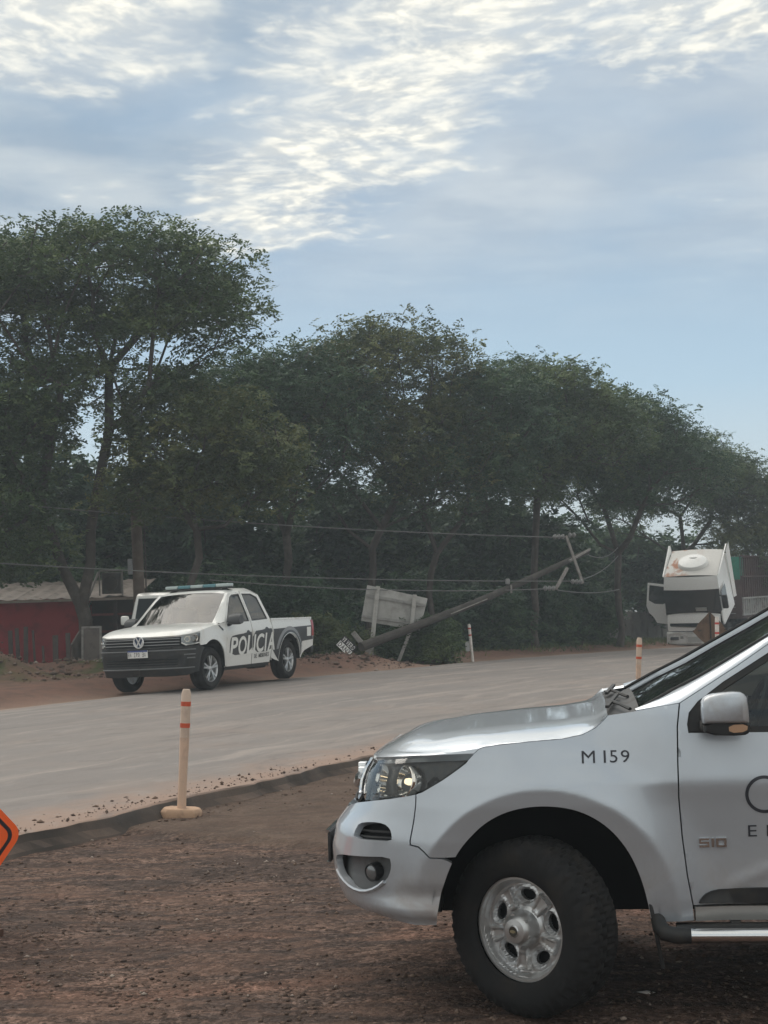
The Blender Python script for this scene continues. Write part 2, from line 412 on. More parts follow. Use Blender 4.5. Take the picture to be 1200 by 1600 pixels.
def crumbs(sc,lo,hi,vec):
    v=t.new('ShaderNodeTexVoronoi'); v.inputs['Scale'].default_value=sc; t.put(v.inputs['Vector'],vec); sp_=t.new('ShaderNodeSeparateColor'); t.put(sp_.inputs[0],v.outputs['Color']); return t.ss(sp_.outputs[0],0.,1.,lo,hi),v.outputs['Distance']
pw=t.mix(.03,pos,t.noise(pos,9,3,.6,out=1),'LINEAR_LIGHT')
k1,d1_=crumbs(34,.58,1.42,pw); k2,d2_=crumbs(75,.66,1.34,pw); k3,d3_=crumbs(13,.78,1.2,pw)
lipx=t.math('ADD',t.math('MULTIPLY',t.math('ADD',sx.outputs[0],2.2),.544),t.math('MULTIPLY',t.math('SUBTRACT',sx.outputs[1],12.3),.839)); apron=t.math('MULTIPLY',t.ss(t.math('ADD',lipx,t.math('MULTIPLY',t.math('SUBTRACT',n1,.5),.5)),-.05,.12),t.ss(D_,3.,1.)); lot=t.mix(t.math('MULTIPLY',apron,.7),lot,t.mix(t.ss(n2,.35,.65),(.115,.083,.066,1),(.165,.120,.095,1)))
kk=t.math('MULTIPLY',t.math('MULTIPLY',k1,k2),k3); kk=t.math('ADD',1.,t.math('MULTIPLY',t.math('SUBTRACT',kk,1.),t.math('MULTIPLY',t.ss(n2,.36,.6,.35,1.),t.math('SUBTRACT',1.,t.math('MULTIPLY',apron,.75)))))
lot=t.mix(1.,lot,t.comb(kk,kk,kk),'MULTIPLY')
c=t.mix(t.ss(D_,3.,5.),lot,far)
t.put(b.inputs['Base Color'],c)
h=t.math('ADD',t.math('MULTIPLY',t.math('ADD',d1_,t.math('MULTIPLY',d2_,.5)),-.55),t.math('MULTIPLY',n3,.7)) if False else t.math('ADD',t.math('SUBTRACT',t.math('MULTIPLY',n3,.7),t.math('MULTIPLY',d1_,.35)),t.math('ADD',t.math('MULTIPLY',n4,.22),t.math('MULTIPLY',n2,.6)))
t.put(b.inputs['Normal'],t.bump(h,.9,.05)); b.inputs['Specular IOR Level'].default_value=.15
g=arr_obj('ground',V,Q,gm,smooth=True); tag(g,kind='structure')
# the carriageway: a slab with a broken near edge
am,t,b=nmat('asphalt_dusty',.85); pos=t.new('ShaderNodeNewGeometry').outputs['Position']; sx=t.new('ShaderNodeSeparateXYZ'); t.put(sx.inputs[0],pos)
S_,D_=road_coord(t,sx); Dw=t.math('ADD',D_,t.math('MULTIPLY',t.math('SUBTRACT',t.noise(pos,.35,4,.6),.5),1.1)); rc=t.comb(t.math('MULTIPLY',S_,.22),Dw)
l1=t.noise(rc,.9,5,.6,.3); l2=t.noise(t.comb(t.math('MULTIPLY',S_,.10),Dw),2.3,6,.65,.6); p1=t.noise(pos,.7,5,.6); gr=t.noise(pos,90,4,.75)
c=t.mix(t.ss(l1,.36,.66),(.205,.185,.176,1),(.258,.228,.212,1))
c=t.mix(t.ss(l2,.50,.66,0,.8),c,(.335,.290,.262,1))
c=t.mix(t.ss(l2,.44,.30,0,.6),c,(.155,.142,.138,1))
c=t.mix(t.ss(p1,.50,.72,0,.40),c,(.31,.245,.21,1))
edge=t.math('ADD',D_,t.math('MULTIPLY',t.math('SUBTRACT',t.noise(pos,1.3,5,.65),.5),1.3))
c=t.mix(t.ss(edge,1.0,.15,0,.85),c,(.34,.225,.17,1))
c=t.mix(t.ss(edge,float(RW)-.5,float(RW)+.15,0,.8),c,(.34,.245,.19,1))
m1=t.noise(t.comb(t.math('MULTIPLY',S_,.5),D_),2.6,6,.68,.8); c=t.mix(t.ss(m1,.52,.70,0,.5),c,(.155,.135,.128,1)); c=t.mix(t.ss(m1,.46,.32,0,.4),c,(.33,.298,.276,1)); c=t.mix(t.ss(gr,.35,.7,0,.35),c,(.12,.105,.1,1))
gn=t.new('ShaderNodeSeparateXYZ'); t.put(gn.inputs[0],t.new('ShaderNodeNewGeometry').outputs['True Normal']); c=t.mix(t.ss(gn.outputs[2],.9,.62),c,t.mix(t.ss(p1,.4,.6),(.050,.043,.039,1),(.105,.080,.066,1)))  # steep edge faces coloured darker: undusted broken asphalt, plus their shade put into the colour
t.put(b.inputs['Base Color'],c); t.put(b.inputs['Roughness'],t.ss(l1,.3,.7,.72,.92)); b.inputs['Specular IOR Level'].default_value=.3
t.put(b.inputs['Normal'],t.bump(t.math('ADD',gr,t.math('MULTIPLY',t.noise(pos,14,4,.6),.8)),.5,.012))
ss_=np.concatenate([np.arange(-120,-6,3.),np.arange(-6,24,.09),np.arange(24,70,.8),np.arange(70,420,8.)])
nd=np.array([-.20,-.10,-.05,-.02,0.,.02,.06,.14,.3,.6,1.2,2.4,4,5.5,7,8.4,9.2,9.5,9.62,9.68,9.72])
rag=.055*vnoise(ss_,ss_*0+1.3,21,4,2.6)+.03*vnoise(ss_,ss_*0,22,4,11.); rag2=.16*vnoise(ss_,ss_*0+4.,23,4,1.1)
V=[]
for j,dd in enumerate(nd):
    f1=np.clip(1-dd/.6,0,1); f2=np.clip((dd-8.4)/1.2,0,1); d=dd+rag*f1+rag2*f2
    x,y=rp(ss_,d); z=zr(ss_)+.05*np.sin(np.clip(dd/RW,0,1)*math.pi)*.6
    if dd<0: z=z-{-.02:.012,-.05:.07,-.10:.125,-.20:.30}[round(float(dd),2)]+.010*vnoise(ss_,ss_*0+dd*2,31,3,2.6)*(1 if dd<-.03 else .3); x,y=rp(ss_,d+.022*vnoise(ss_,ss_*0+dd*3,35,4,3.)*(1 if dd<-.03 else .2))
    elif dd>9.6: z=z-(dd-9.6)*.9
    else: z=z+.006*vnoise(x,y,33,3,3.)*(1 if dd<1.3 else .3)
    V.append(np.stack([x,y,z],-1))
V=np.stack(V,1); m_,k_=V.shape[:2]; I=np.arange(m_*k_).reshape(m_,k_)
Q=np.stack([I[:-1,:-1],I[:-1,1:],I[1:,1:],I[1:,:-1]],-1).reshape(-1,4)[:,::-1]
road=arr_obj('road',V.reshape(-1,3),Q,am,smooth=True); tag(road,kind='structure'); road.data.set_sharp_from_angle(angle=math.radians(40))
def rocks(name,n,region,smin,smax,m,seed,power=2.2,zoff=.25,label=None,cat=None):
    """loose stones lying on the ground: one mesh of many small irregular solids"""
    r=np.random.default_rng(seed); P=region(r,n); n=len(P)
    base=np.array([(1,0,0),(-1,0,0),(0,1,0),(0,-1,0),(0,0,1),(0,0,-1)],float); tri=np.array([(0,2,4),(2,1,4),(1,3,4),(3,0,4),(2,0,5),(1,2,5),(3,1,5),(0,3,5)])
    s=smin+(smax-smin)*r.random(n)**(power*2.2); V=base[None]*(1+.45*(r.random((n,6,3))-.5))+.35*(r.random((n,6,3))-.5)
    V=V*np.stack([s*r.uniform(.7,1.4,n),s*r.uniform(.7,1.4,n),s*r.uniform(.45,.85,n)],-1)[:,None,:]
    a=r.uniform(0,6.28,n); c,si=np.cos(a),np.sin(a); x=V[...,0]*c[:,None]-V[...,1]*si[:,None]; y=V[...,0]*si[:,None]+V[...,1]*c[:,None]
    V=np.stack([x,y,V[...,2]],-1)+P[:,None,:]; V[...,2]+=(s*zoff)[:,None]
    T=(tri[None]+(np.arange(n)*6)[:,None,None]).reshape(-1,3)
    o=arr_obj(name,V.reshape(-1,3),T,m); tag(o,label,cat,kind='stuff'); return o
sm,t,b=nmat('loose_stone',.95); ri=t.new('ShaderNodeNewGeometry').outputs['Random Per Island']
t.put(b.inputs['Base Color'],t.ramp(ri,[(0,(.07,.052,.045)),(.5,(.125,.088,.07)),(.9,(.18,.128,.10)),(1,(.36,.30,.26))])); b.inputs['Specular IOR Level'].default_value=.15
def reg_lot(r,n):
    y=5.9+(r.random(n)**1.4)*8.6; x=(r.random(n)*2-1)*(.30*y+.25); s,d=sd_(x,y)
    clump=vnoise(x,y,41,3,1.3)+.6*vnoise(x,y,42,3,3.3)-1.2*sstep(0,.2,((x+2.2)*1.2+(y-12.3)*1.85)/2.205)*(x>-2.5); k=(d<-.08)&(clump+r.normal(0,.45,n)>-.05); x=x[k];y=y[k]
    return np.stack([x,y,ground_z(x,y)],-1)
rocks('gravel',36000,reg_lot,.0025,.016,sm,51,label='loose brown gravel scattered over the dirt lot',cat='gravel')
def reg_edge(r,n):
    s=r.uniform(-4,16,n); d=np.abs(r.normal(0,.22,n))+.03; d=np.where(r.random(n)<.3,-r.random(n)*.3-.1,d); x,y=rp(s,d)
    z=np.where(d>0,zr(s)+.004,ground_z(x,y)); k=vnoise(s,d*0,44,3,1.1)+r.normal(0,.5,n)>-.1
    return np.stack([x,y,z],-1)[k]
rocks('road_edge_grit',2600,reg_edge,.005,.024,sm,52,label='crumbs of asphalt and earth along the broken near road edge',cat='grit')
def reg_far(r,n):
    a=r.integers(0,3,n); cx=np.array([-8.5,-6.9,-.9])[a]; cy=np.array([32.4,35.1,38.4])[a]; x=cx+r.normal(0,1.4,n); y=cy+r.normal(0,.7,n); s,d=sd_(x,y); k=d>RW+.1; x=x[k];y=y[k]
    return np.stack([x,y,ground_z(x,y)],-1)
rocks('rubble',1500,reg_far,.02,.08,sm,53,label='clods and rubble strewn over the far verge',cat='rubble')
# ---------------------------------------------------------------- vehicle parts shared by the pickups
def glass_mat(name,tint,refl=1.,rough=.02,ior=1.5):
    m=bpy.data.materials.new(name); m.use_nodes=True; t=NT(m.node_tree); t.n.clear()
    tr=t.new('ShaderNodeBsdfTransparent'); tr.inputs[0].default_value=(*tint,1); gl=t.new('ShaderNodeBsdfGlossy'); gl.inputs[0].default_value=(refl,refl,refl,1); gl.inputs[1].default_value=rough
    fr=t.new('ShaderNodeFresnel'); fr.inputs[0].default_value=ior; mx=t.new('ShaderNodeMixShader'); t.l.new(fr.outputs[0],mx.inputs[0]); t.l.new(tr.outputs[0],mx.inputs[1]); t.l.new(gl.outputs[0],mx.inputs[2])
    o=t.new('ShaderNodeOutputMaterial'); t.l.new(mx.outputs[0],o.inputs[0]); MATS[name]=m; return m
GLASS=glass_mat('tinted_glass',(.30,.36,.36),1.,.015,1.55); LENS=glass_mat('clear_lens',(.88,.9,.9),1.,.01,1.5); DGLASS=glass_mat('dark_glass',(.10,.12,.13),1.,.03,1.6)
BLACK=dirty('black_plastic',(.017,.018,.02),(.04,.036,.033),.55,9); RUBBER=dirty('tyre_rubber',(.011,.011,.012),(.026,.023,.021),.9,7,lo=.45,hi=.75)
DARK=mat('dark_cavity',(.010,.011,.013),.9); CHROME=mat('chrome',(.72,.73,.74),.12,1.); STEEL=dirty('brushed_alloy',(.56,.57,.58),(.40,.38,.36),.34,5,metal=.85)
INTER=mat('cabin_trim',(.035,.037,.04),.8); SEATM=mat('seat_fabric',(.05,.05,.055),.9); AMBER=mat('indicator_amber',(.45,.28,.18),.25,coat=.5)
def silver_paint():
    m,t,b=nmat('silver_metallic_paint',.36,.55,1.); g=t.new('ShaderNodeTexCoord').outputs['Object']
    fl=t.noise(g,900,2,.5); dn=t.noise(g,3.5,6,.62,.4); s3=t.new('ShaderNodeSeparateXYZ'); t.put(s3.inputs[0],g)
    low=t.ss(s3.outputs[2],.85,.35); dirt=t.math('MULTIPLY',t.math('ADD',t.math('MULTIPLY',low,.75),.05),t.ss(dn,.33,.70))
    c=t.mix(t.ss(fl,.3,.7),(.46,.505,.56,1),(.53,.575,.63,1)); c=t.mix(dirt,c,(.25,.19,.155,1)); t.put(b.inputs['Base Color'],c)
    t.put(b.inputs['Roughness'],t.math('ADD',.36,t.math('MULTIPLY',dirt,.5))); b.inputs['Coat Roughness'].default_value=.035
    t.put(b.inputs['Metallic'],t.math('SUBTRACT',.60,t.math('MULTIPLY',dirt,.6)))
    return m
SILVER=silver_paint()
def inset(poly,g):
    P=np.array(poly,float); A=np.roll(P,1,0); B=np.roll(P,-1,0); area=.5*np.sum(P[:,0]*B[:,1]-B[:,0]*P[:,1]); sg=1 if area>0 else -1
    e1=P-A; e2=B-P; e1/=np.linalg.norm(e1,axis=1,keepdims=True)+1e-9; e2/=np.linalg.norm(e2,axis=1,keepdims=True)+1e-9
    n1=np.stack([-e1[:,1],e1[:,0]],1)*sg; n2=np.stack([-e2[:,1],e2[:,0]],1)*sg; m=n1+n2; L=np.linalg.norm(m,axis=1,keepdims=True); m=m/(L+1e-9); k=g/np.maximum(.5,(m*n1).sum(1,keepdims=True))
    return [tuple(p) for p in P+m*k]
def skin_panel(skin,name,outline,m,parent,holes=(),h=.03,gap=.003,thick=.018,off=0.,both=True,extra=None):
    ol=inset(outline,gap) if gap else outline
    V,T=cdt_fill(ol,holes,h); o=sheet(name,V,T,skin.pos,skin.nrm,m,parent,thick,off,False,extra)
    if both: sheet(name,V,T,skin.pos,skin.nrm,m,parent,thick,off,True,extra)
    return o
def skin_tube(skin,name,pts,r,m,parent,off=0.,closed=True,both=True,n=6):
    A=np.array(pts); P=skin.pos(A[:,0],A[:,1])+skin.nrm(A[:,0],A[:,1])*off
    for sgn in ((1,-1) if both else (1,)):
        Q=P*np.array([1,sgn,1]); MB().tube([tuple(q) for q in Q],r,n,closed=closed).build(name,m,parent,smooth=True)
def make_tyre(R,rim,w,name,parent,blocks=44,na=264):
    """a tyre about the y axis, outer face towards +y"""
    hw=w/2; prof=[(rim,-hw*.86),(rim+.012,-hw*.97),((R+rim)/2,-hw*1.06),(R-.045,-hw*1.0),(R-.018,-hw*.92),(R-.004,-hw*.80)]
    prof+= [(R,-hw*.8+i*hw*1.6/12) for i in range(1,12)]+[(R-.004,hw*.80),(R-.018,hw*.92),(R-.045,hw*1.0),((R+rim)/2+.02,hw*1.06),((R+rim)/2-.03,hw*1.05),(rim+.03,hw*1.0),(rim+.012,hw*.97),(rim,hw*.86)]
    A=np.linspace(0,2*math.pi,na,endpoint=False); PR=np.array(prof); k=len(PR); r=np.repeat(PR[None,:,0],na,0); y=np.repeat(PR[None,:,1],na,0)
    t=y/hw; ph=A[:,None]*blocks/(2*math.pi)
    lane=np.floor((t+.8)/1.6*5); zig=.16*np.sin(ph*2*math.pi*1.0)
    gl=np.abs(((t+.8+zig*.10)/1.6*5)%1-.5)>.40
    gx=((ph+lane*.37+.35*t)%1)<.20
    tread=(np.abs(t)<.99)&(r>R-.03)
    r=np.where(tread&(gl|gx),r-.011,r)
    sh=(np.abs(t)>.85)&(r>R-.06)&(((ph*1.0)%1)<.35); r=np.where(sh,r-.004,r)
    V=np.stack([r*np.cos(A)[:,None],y,r*np.sin(A)[:,None]],-1).reshape(-1,3); I=np.arange(na*k).reshape(na,k); J=np.roll(I,-1,0)
    Q=np.stack([I[:,:-1],I[:,1:],J[:,1:],J[:,:-1]],-1).reshape(-1,4)
    o=arr_obj(name,V,Q,RUBBER,parent,smooth=True); o.data.set_sharp_from_angle(angle=math.radians(50)); return o
def make_steel_rim(Rr,parent,m,holes=5,face=.085):
    """pressed wheel with five windows and raised pads; face at +y"""
    wh=[]
    for i in range(holes):
        a=math.radians(90+4)+i*2*math.pi/holes; c=np.array([math.cos(a),math.sin(a)]); tt=np.array([-c[1],c[0]])
        e=[tuple(c*(Rr*.665+Rr*.115*math.sin(q)*(1))+tt*(Rr*.185*math.cos(q)*(1+.15*math.sin(q)))) for q in np.linspace(0,2*math.pi,20,endpoint=False)]
        wh.append(e)
    ol=[(Rr*math.cos(q),Rr*math.sin(q)) for q in np.linspace(0,2*math.pi,72,endpoint=False)]
    V,T=cdt_fill(ol,wh,.006)
    r=np.hypot(V[:,0],V[:,1])/Rr; a=np.arctan2(V[:,1],V[:,0])-math.radians(94); ph=np.cos(a*holes)       # 1 at window, -1 at pad
    y=face+0*r; y=y-.030*sstep(.97,.90,r)*1.0                        # dish inside the lip
    y=y+.022*sstep(-.42,-.60,ph)*sstep(.40,.44,r)*sstep(.86,.83,r)-.008*sstep(-.80,-.90,ph)*sstep(.48,.52,r)*sstep(.82,.78,r)   # raised spoke pads
    for q in wh:
        q=np.array(q); d=np.min(np.hypot(V[:,None,0]-q[None,:,0],V[:,None,1]-q[None,:,1]),1); y=y-.016*sstep(.011,.0,d)+.006*sstep(.024,.014,d)*sstep(.008,.013,d)
    y=y+.012*sstep(.45,.35,r)
    VV=[(x,yy,z) for x,yy,z in zip(V[:,0],y,V[:,1])]; F=[t[::-1] for t in T]; k=len(VV); bi={}
    for a_,b_ in bedges(T):
        for q in (a_,b_):
            if q not in bi: bi[q]=len(VV); p=VV[q]; VV.append(p); VV.append((p[0],p[1]-.02,p[2]))
    F+= [(bi[a_],bi[b_],bi[b_]+1,bi[a_]+1) for a_,b_ in bedges(T)]
    o=obj('rim',VV,F,m,parent,smooth=True,sharp=28)
    MB().lathe([(Rr*.90,face-.035),(Rr*.965,face-.004),(Rr*1.0,face+.012),(Rr*1.055,face+.012),(Rr*1.07,face+.0),(Rr*1.05,-.09),(Rr*.93,-.09),(Rr*.90,face-.035)],64,'y',cap=False).build('rim_lip',m,parent,smooth=True,sharp=50)
    MB().lathe([(0.001,.0),(Rr*.9,.0),(Rr*.9,-.03),(.001,-.03)],32,'y').build('brake_drum',DARK,parent)
    return o
# ---------------------------------------------------------------- silver pickup in the foreground
SP=empty('silver_pickup',(.7436,7.543,0.012),rot=(0,0,math.pi-math.radians(7)))
tag(SP,'silver double cab pickup marked M 159 parked on the dirt lot in front','pickup truck')
arch=[(0.153,0.393),(0.133,0.468),(0.11,0.553),(0.076,0.656),(0.03,0.745),(-0.039,0.818),(-0.123,0.869),(-0.217,0.896),(-0.315,0.903),(-0.421,0.892),(-0.513,0.857),(-0.593,0.798),(-0.657,0.715),(-0.7,0.619),(-0.728,0.519),(-0.746,0.404)]
doorcut=[(-0.904,1.324),(-0.889,1.226),(-0.883,1.066),(-0.881,0.933),(-0.889,0.768),(-0.904,0.606),(-0.924,0.475)]
head_bot=[(-0.019,1.125),(0.021,1.088),(0.079,1.052),(0.139,1.015),(0.225,0.967),(0.255,0.957)]
head_bot2=[(0.255,0.957),(0.30,.947),(0.392,0.931),(0.598,0.898)]
head_front=[(0.679,0.919),(0.756,0.967),(0.788,1.022),(0.794,1.061)]
hood_side=[(-0.019,1.127),(-0.04,1.145),(-0.059,1.153),(-0.128,1.162),(-0.266,1.173),(-0.404,1.182),(-0.487,1.198),(-0.542,1.224),(-0.579,1.256),(-0.599,1.278)]
bumcut=[(0.255,0.957),(0.246,0.90),(0.242,0.848),(0.232,0.742),(0.199,0.735),(0.176,0.715),(0.153,0.690),(0.107,0.688)]
arch_s=chaikin(arch,2,False)
ia=[i for i,p in enumerate(arch_s) if p[1]>.688 or p[0]<-.2]; arch_up=[arch_s[i] for i in ia]
arch_lo=[p for i,p in enumerate(arch_s) if i not in ia]
fender=hood_side+[(-.70,1.292),(-.82,1.313)]+doorcut+[(-.928,.41),(-.746,.404)]+arch_up[::-1][1:]+bumcut[::-1]+head_bot[::-1][1:-1]
skin_panel(S10,'front_fender',fender,SILVER,SP,h=.013,thick=.03)
U=S10.U
vent=[(0.535,0.744),(0.546,0.782),(0.547,0.808),(0.46,0.823),(0.383,0.823),(0.340,0.804),(0.318,0.775),(0.312,0.752),(.40,.748)]
fog=[(0.650,0.655),(0.45,.672),(0.315,0.683),(0.306,0.655),(0.310,0.625),(0.328,0.585),(0.38,0.54),(0.46,0.514),(0.547,0.518),(0.63,.545),(0.72,0.585),(.74,.63)]
fog=chaikin(fog,1); vent=chaikin(vent,1)
bumper=[bumcut[-1]]+bumcut[::-1][1:]+head_bot2[1:]+[(.68,.885),(.80,.86),(.95,.83),(U,.82)]+[(U,.45),(.95,.45),(.75,.44),(.60,.43),(.526,.425),(.414,.415),(.328,.402),(.245,.393)]+arch_lo
ridge=lambda u,z: .012*sstep(.455,.48,z)*sstep(.56,.49,z)*sstep(.28,.20,u)+.010*np.exp(-((z-.72)/.022)**2)*sstep(.30,.36,u)*0
skin_panel(S10,'front_bumper',bumper,SILVER,SP,holes=[vent,fog],h=.022,thick=.03,extra=lambda u,z:.028*sstep(.52,.46,z)*sstep(.42,.44,z+0*u)*sstep(.62,.2,u)-.012*sstep(.58,.53,z)*sstep(.42,.47,z)*sstep(.30,.24,u))
skin_panel(S10,'vent_insert',[(.30,.735),(.56,.735),(.56,.83),(.30,.83)],DARK,SP,h=.05,gap=0,thick=0,off=-.055)
for zz in (.765,.79): skin_tube(S10,'vent_slat',[(q,zz) for q in np.linspace(.31,.55,9)],.006,BLACK,SP,off=-.035,closed=False)
FOGR=dirty('fog_recess_grey',(.11,.115,.12),(.07,.065,.06),.5,9)
skin_panel(S10,'fog_recess',[(.29,.49),(.78,.49),(.78,.70),(.29,.70)],FOGR,SP,h=.05,gap=0,thick=0,off=-.06,extra=lambda u,z:.045*sstep(.60,.51,z))
skin_tube(S10,'fog_trim',[p for p in fog if p[1]<.595],.009,SILVER,SP,off=.004,closed=False)
for s_ in (1,-1):
    P=S10.pos(.42,.60); N=S10.nrm(.42,.60); c=Vector(P-N*.035); c.y*=s_; n=Vector((N[0],N[1]*s_,N[2])); R=n.to_track_quat('Z','Y').to_matrix()
    o=MB().lathe([(.001,.02),(.030,.016),(.034,.024),(.039,.022),(.041,-.02)],20).build('fog_lamp',BLACK,SP,smooth=True); o.matrix_local=Matrix.Translation(c)@R.to_4x4()
    l=MB().lathe([(.001,.026),(.025,.024),(.034,.018)],20).build('lens',mat('fog_glass',(.22,.23,.24),.12,.5),o,smooth=True)
# headlight: housing, reflectors, lens
head=[(-0.019,1.125)]+head_bot[1:-1]+head_bot2+head_front
headt=head+[(.60,1.083),(0.357,1.109),(0.122,1.118)]
hous=[(-.03,1.13),(.13,1.0),(.26,.935),(.60,.88),(.71,.915),(.79,.965),(.81,1.07),(.35,1.115)]
skin_panel(S10,'headlight_housing',hous,mat('headlight_bezel',(.05,.053,.057),.3,.3),SP,h=.03,gap=0,thick=0,off=-.05)
o=skin_panel(S10,'headlight',headt,LENS,SP,h=.03,gap=.004,thick=.006,off=-.002)
REFL=mat('lamp_reflector',(.80,.76,.70),.12,1.); GLOW=mat('lit_bulb',(1,.9,.7),.3,emit=(1,.80,.52),estr=.7)
for s_ in (1,-1):
    for uu_,zz_,rad,nm in ((.345,1.012,.066,'main_reflector'),(.54,.965,.034,'side_reflector'),(.60,1.02,.05,'upper_reflector')):
        P=S10.pos(uu_,zz_); N=S10.nrm(uu_,zz_); n=Vector((N[0]+.35,N[1]*s_*.8,N[2]-.1)).normalized(); c=Vector(P-N*.030); c.y*=s_
        R=n.to_track_quat('Z','Y').to_matrix().to_4x4()
        o=MB().lathe([(.012,-rad*.55),(rad*.5,-rad*.42),(rad*.82,-rad*.12),(rad,.012),(rad*1.08,.010),(rad*1.1,-rad*.5)],24,cap=False).build(nm,REFL,SP,smooth=True); o.matrix_local=Matrix.Translation(c)@R
        if rad>.06:
            bl=MB().lathe([(.001,.01),(.012,.006),(.016,-.01),(.014,-.03)],12).build('bulb',GLOW,o,smooth=True)
    A=np.array([(q,.935+.03*(.6-q)) for q in np.linspace(.33,.60,8)]); P=S10.pos(A[:,0],A[:,1])-S10.nrm(A[:,0],A[:,1])*.03
    MB().tube([(p[0],p[1]*s_,p[2]) for p in P],.008,6).build('light_strip',CHROME,SP,smooth=True)
    A=np.array(head_front+[(.72,1.075)]); P=S10.pos(A[:,0]+.012,A[:,1])+S10.nrm(A[:,0],A[:,1])*.006
    MB().tube([(p[0],p[1]*s_,p[2]) for p in P],.008,6).build('grille_surround',CHROME,SP,smooth=True)
# grille, emblem, number plate
gr=[(.81,.875),(U,.835),(U,1.055),(.81,1.06)]
skin_panel(S10,'grille',gr,DARK,SP,h=.05,gap=0,thick=.02,off=-.03)
for zz in (.885,.915,.985,1.015): skin_tube(S10,'grille_bar',[(q,zz) for q in np.linspace(.80,U,12)],.007,BLACK,SP,off=-.012,closed=False)
skin_tube(S10,'grille_crossbar',[(q,.95) for q in np.linspace(.80,U,12)],.022,CHROME,SP,off=.012,closed=False,n=8)
em=MB().box((.885,0,.955),(.04,.20,.065)).box((.89,0,.955),(.045,.085,.10)).build('grille_emblem',CHROME,SP,bevel=.008)
MB().box((1.036,0,.625),(.014,.46,.145)).build('number_plate',mat('plate_dark',(.03,.03,.032),.5),SP,bevel=.004)
MB().box((1.042,0,.70),(.016,.48,.012)).build('plate_frame',CHROME,SP)
MB().box((1.042,0,.55),(.016,.48,.012)).build('plate_frame',CHROME,SP)
skin_panel(S10,'inner_nose',[(.16,.40),(.16,.72),(.30,.93),(-.02,1.12),(.35,1.10),(U,1.05),(U,.44),(.5,.42)],DARK,SP,h=.08,gap=0,thick=0,off=-.085)
# bonnet
def make_hood(skin,parent,m,side,front_z,x_rear,crest,U,ridge=.010,name='bonnet',NA=60,NB=71,D=.40,p=2.6):
    """side: border points (x,z) from rear to the front corner; front_z: table u->z of the leading edge; crest: z along the middle"""
    zedge=lut(side); xs_=np.linspace(side[0][0],side[-1][0],200); es=zedge(xs_); kw=np.exp(-np.linspace(-2,2,61)**2); pad=np.concatenate([np.full(30,es[0]),es,np.full(30,es[-1])]); sm_=np.convolve(pad,kw/kw.sum(),'valid')
    zb=lambda x: np.interp(x,xs_,sm_)
    uu=np.linspace(front_z[0][0],U,400); zz=np.interp(uu,[q[0] for q in front_z],[q[1] for q in front_z]); pf=skin.pos(uu,zz)
    wy=pf[0,1]; xc=pf[0,0]; cz=lut(crest); k=np.argsort(pf[:,1])
    XF=lambda y: np.interp(y,pf[k,1],pf[k,0]); ZF=lambda x: np.interp(x,pf[:,0],zz); YB=lambda x: np.where(x<xc,skin.W(np.minimum(x,xc),zedge(x)),np.interp(x,pf[:,0],pf[:,1]))
    bb=np.sin(np.linspace(-1,1,NB)*math.pi/2)*.4+np.linspace(-1,1,NB)*.6; aa=1-(1-np.linspace(0,1,NA))**1.3
    A,B=np.meshgrid(aa,np.abs(bb),indexing='ij'); y=B*wy; xf=XF(y); xr=x_rear-.07*(1-B**2); x=xr+(xf-xr)*A
    w=YB(x); y=np.where(x<xc,B*w,y)
    sidep=np.stack([np.linspace(x_rear-.5,xc,120)]*2,1); sidep[:,1]=YB(sidep[:,0]); bp=np.concatenate([sidep,pf[:,:2]])
    d2=np.sort(np.hypot(x[...,None]-bp[None,None,:,0],y[...,None]-bp[None,None,:,1]),-1)[...,0]; d=d2; kk=np.minimum(d/D,1)
    base=np.where(x<xc,zb(x),np.interp(x,[xc,pf[-1,0]],[float(zb(xc)),zz[-1]]))
    edge=np.where(x<xc,zedge(x),ZF(x)); z=base+(edge-base)*sstep(.08,0,d)+np.maximum(cz(x)-base,.0)*(1-(1-kk)**p)+ridge*sstep(.64,.40,y)*sstep(.03,.35,d)
    V=np.stack([x,y*np.sign(bb)[None,:],z],-1); I=np.arange(NA*NB).reshape(NA,NB); F=[tuple(q) for q in np.stack([I[:-1,:-1],I[:-1,1:],I[1:,1:],I[1:,:-1]],-1).reshape(-1,4)]
    Vl=[tuple(v) for v in V.reshape(-1,3)]; k0=len(Vl); rim=[I[i,-1] for i in range(NA)]+[I[-1,j] for j in range(NB-2,-1,-1)]+[I[i,0] for i in range(NA-2,-1,-1)]
    for r_ in rim: Vl.append(Vl[r_]); q=Vl[r_]; Vl.append((q[0]*.985-.004,q[1]*.985,q[2]-.03))
    F+= [(k0+2*i,k0+2*i+2,k0+2*i+3,k0+2*i+1) for i in range(len(rim)-1)]
    return obj(name,Vl,F,m,parent,smooth=True)
make_hood(S10,SP,SILVER,[(q[0]+.3,q[1]) for q in hood_side][::-1],[(-.02,1.127),(.124,1.125),(.36,1.114),(.828,1.07),(U,1.06)],-.30,[(-.4,1.265),(-.284,1.242),(-.073,1.214),(.14,1.200),(.339,1.184),(.478,1.168),(.634,1.170),(.75,1.15),(.85,1.11)],U,ridge=.006)
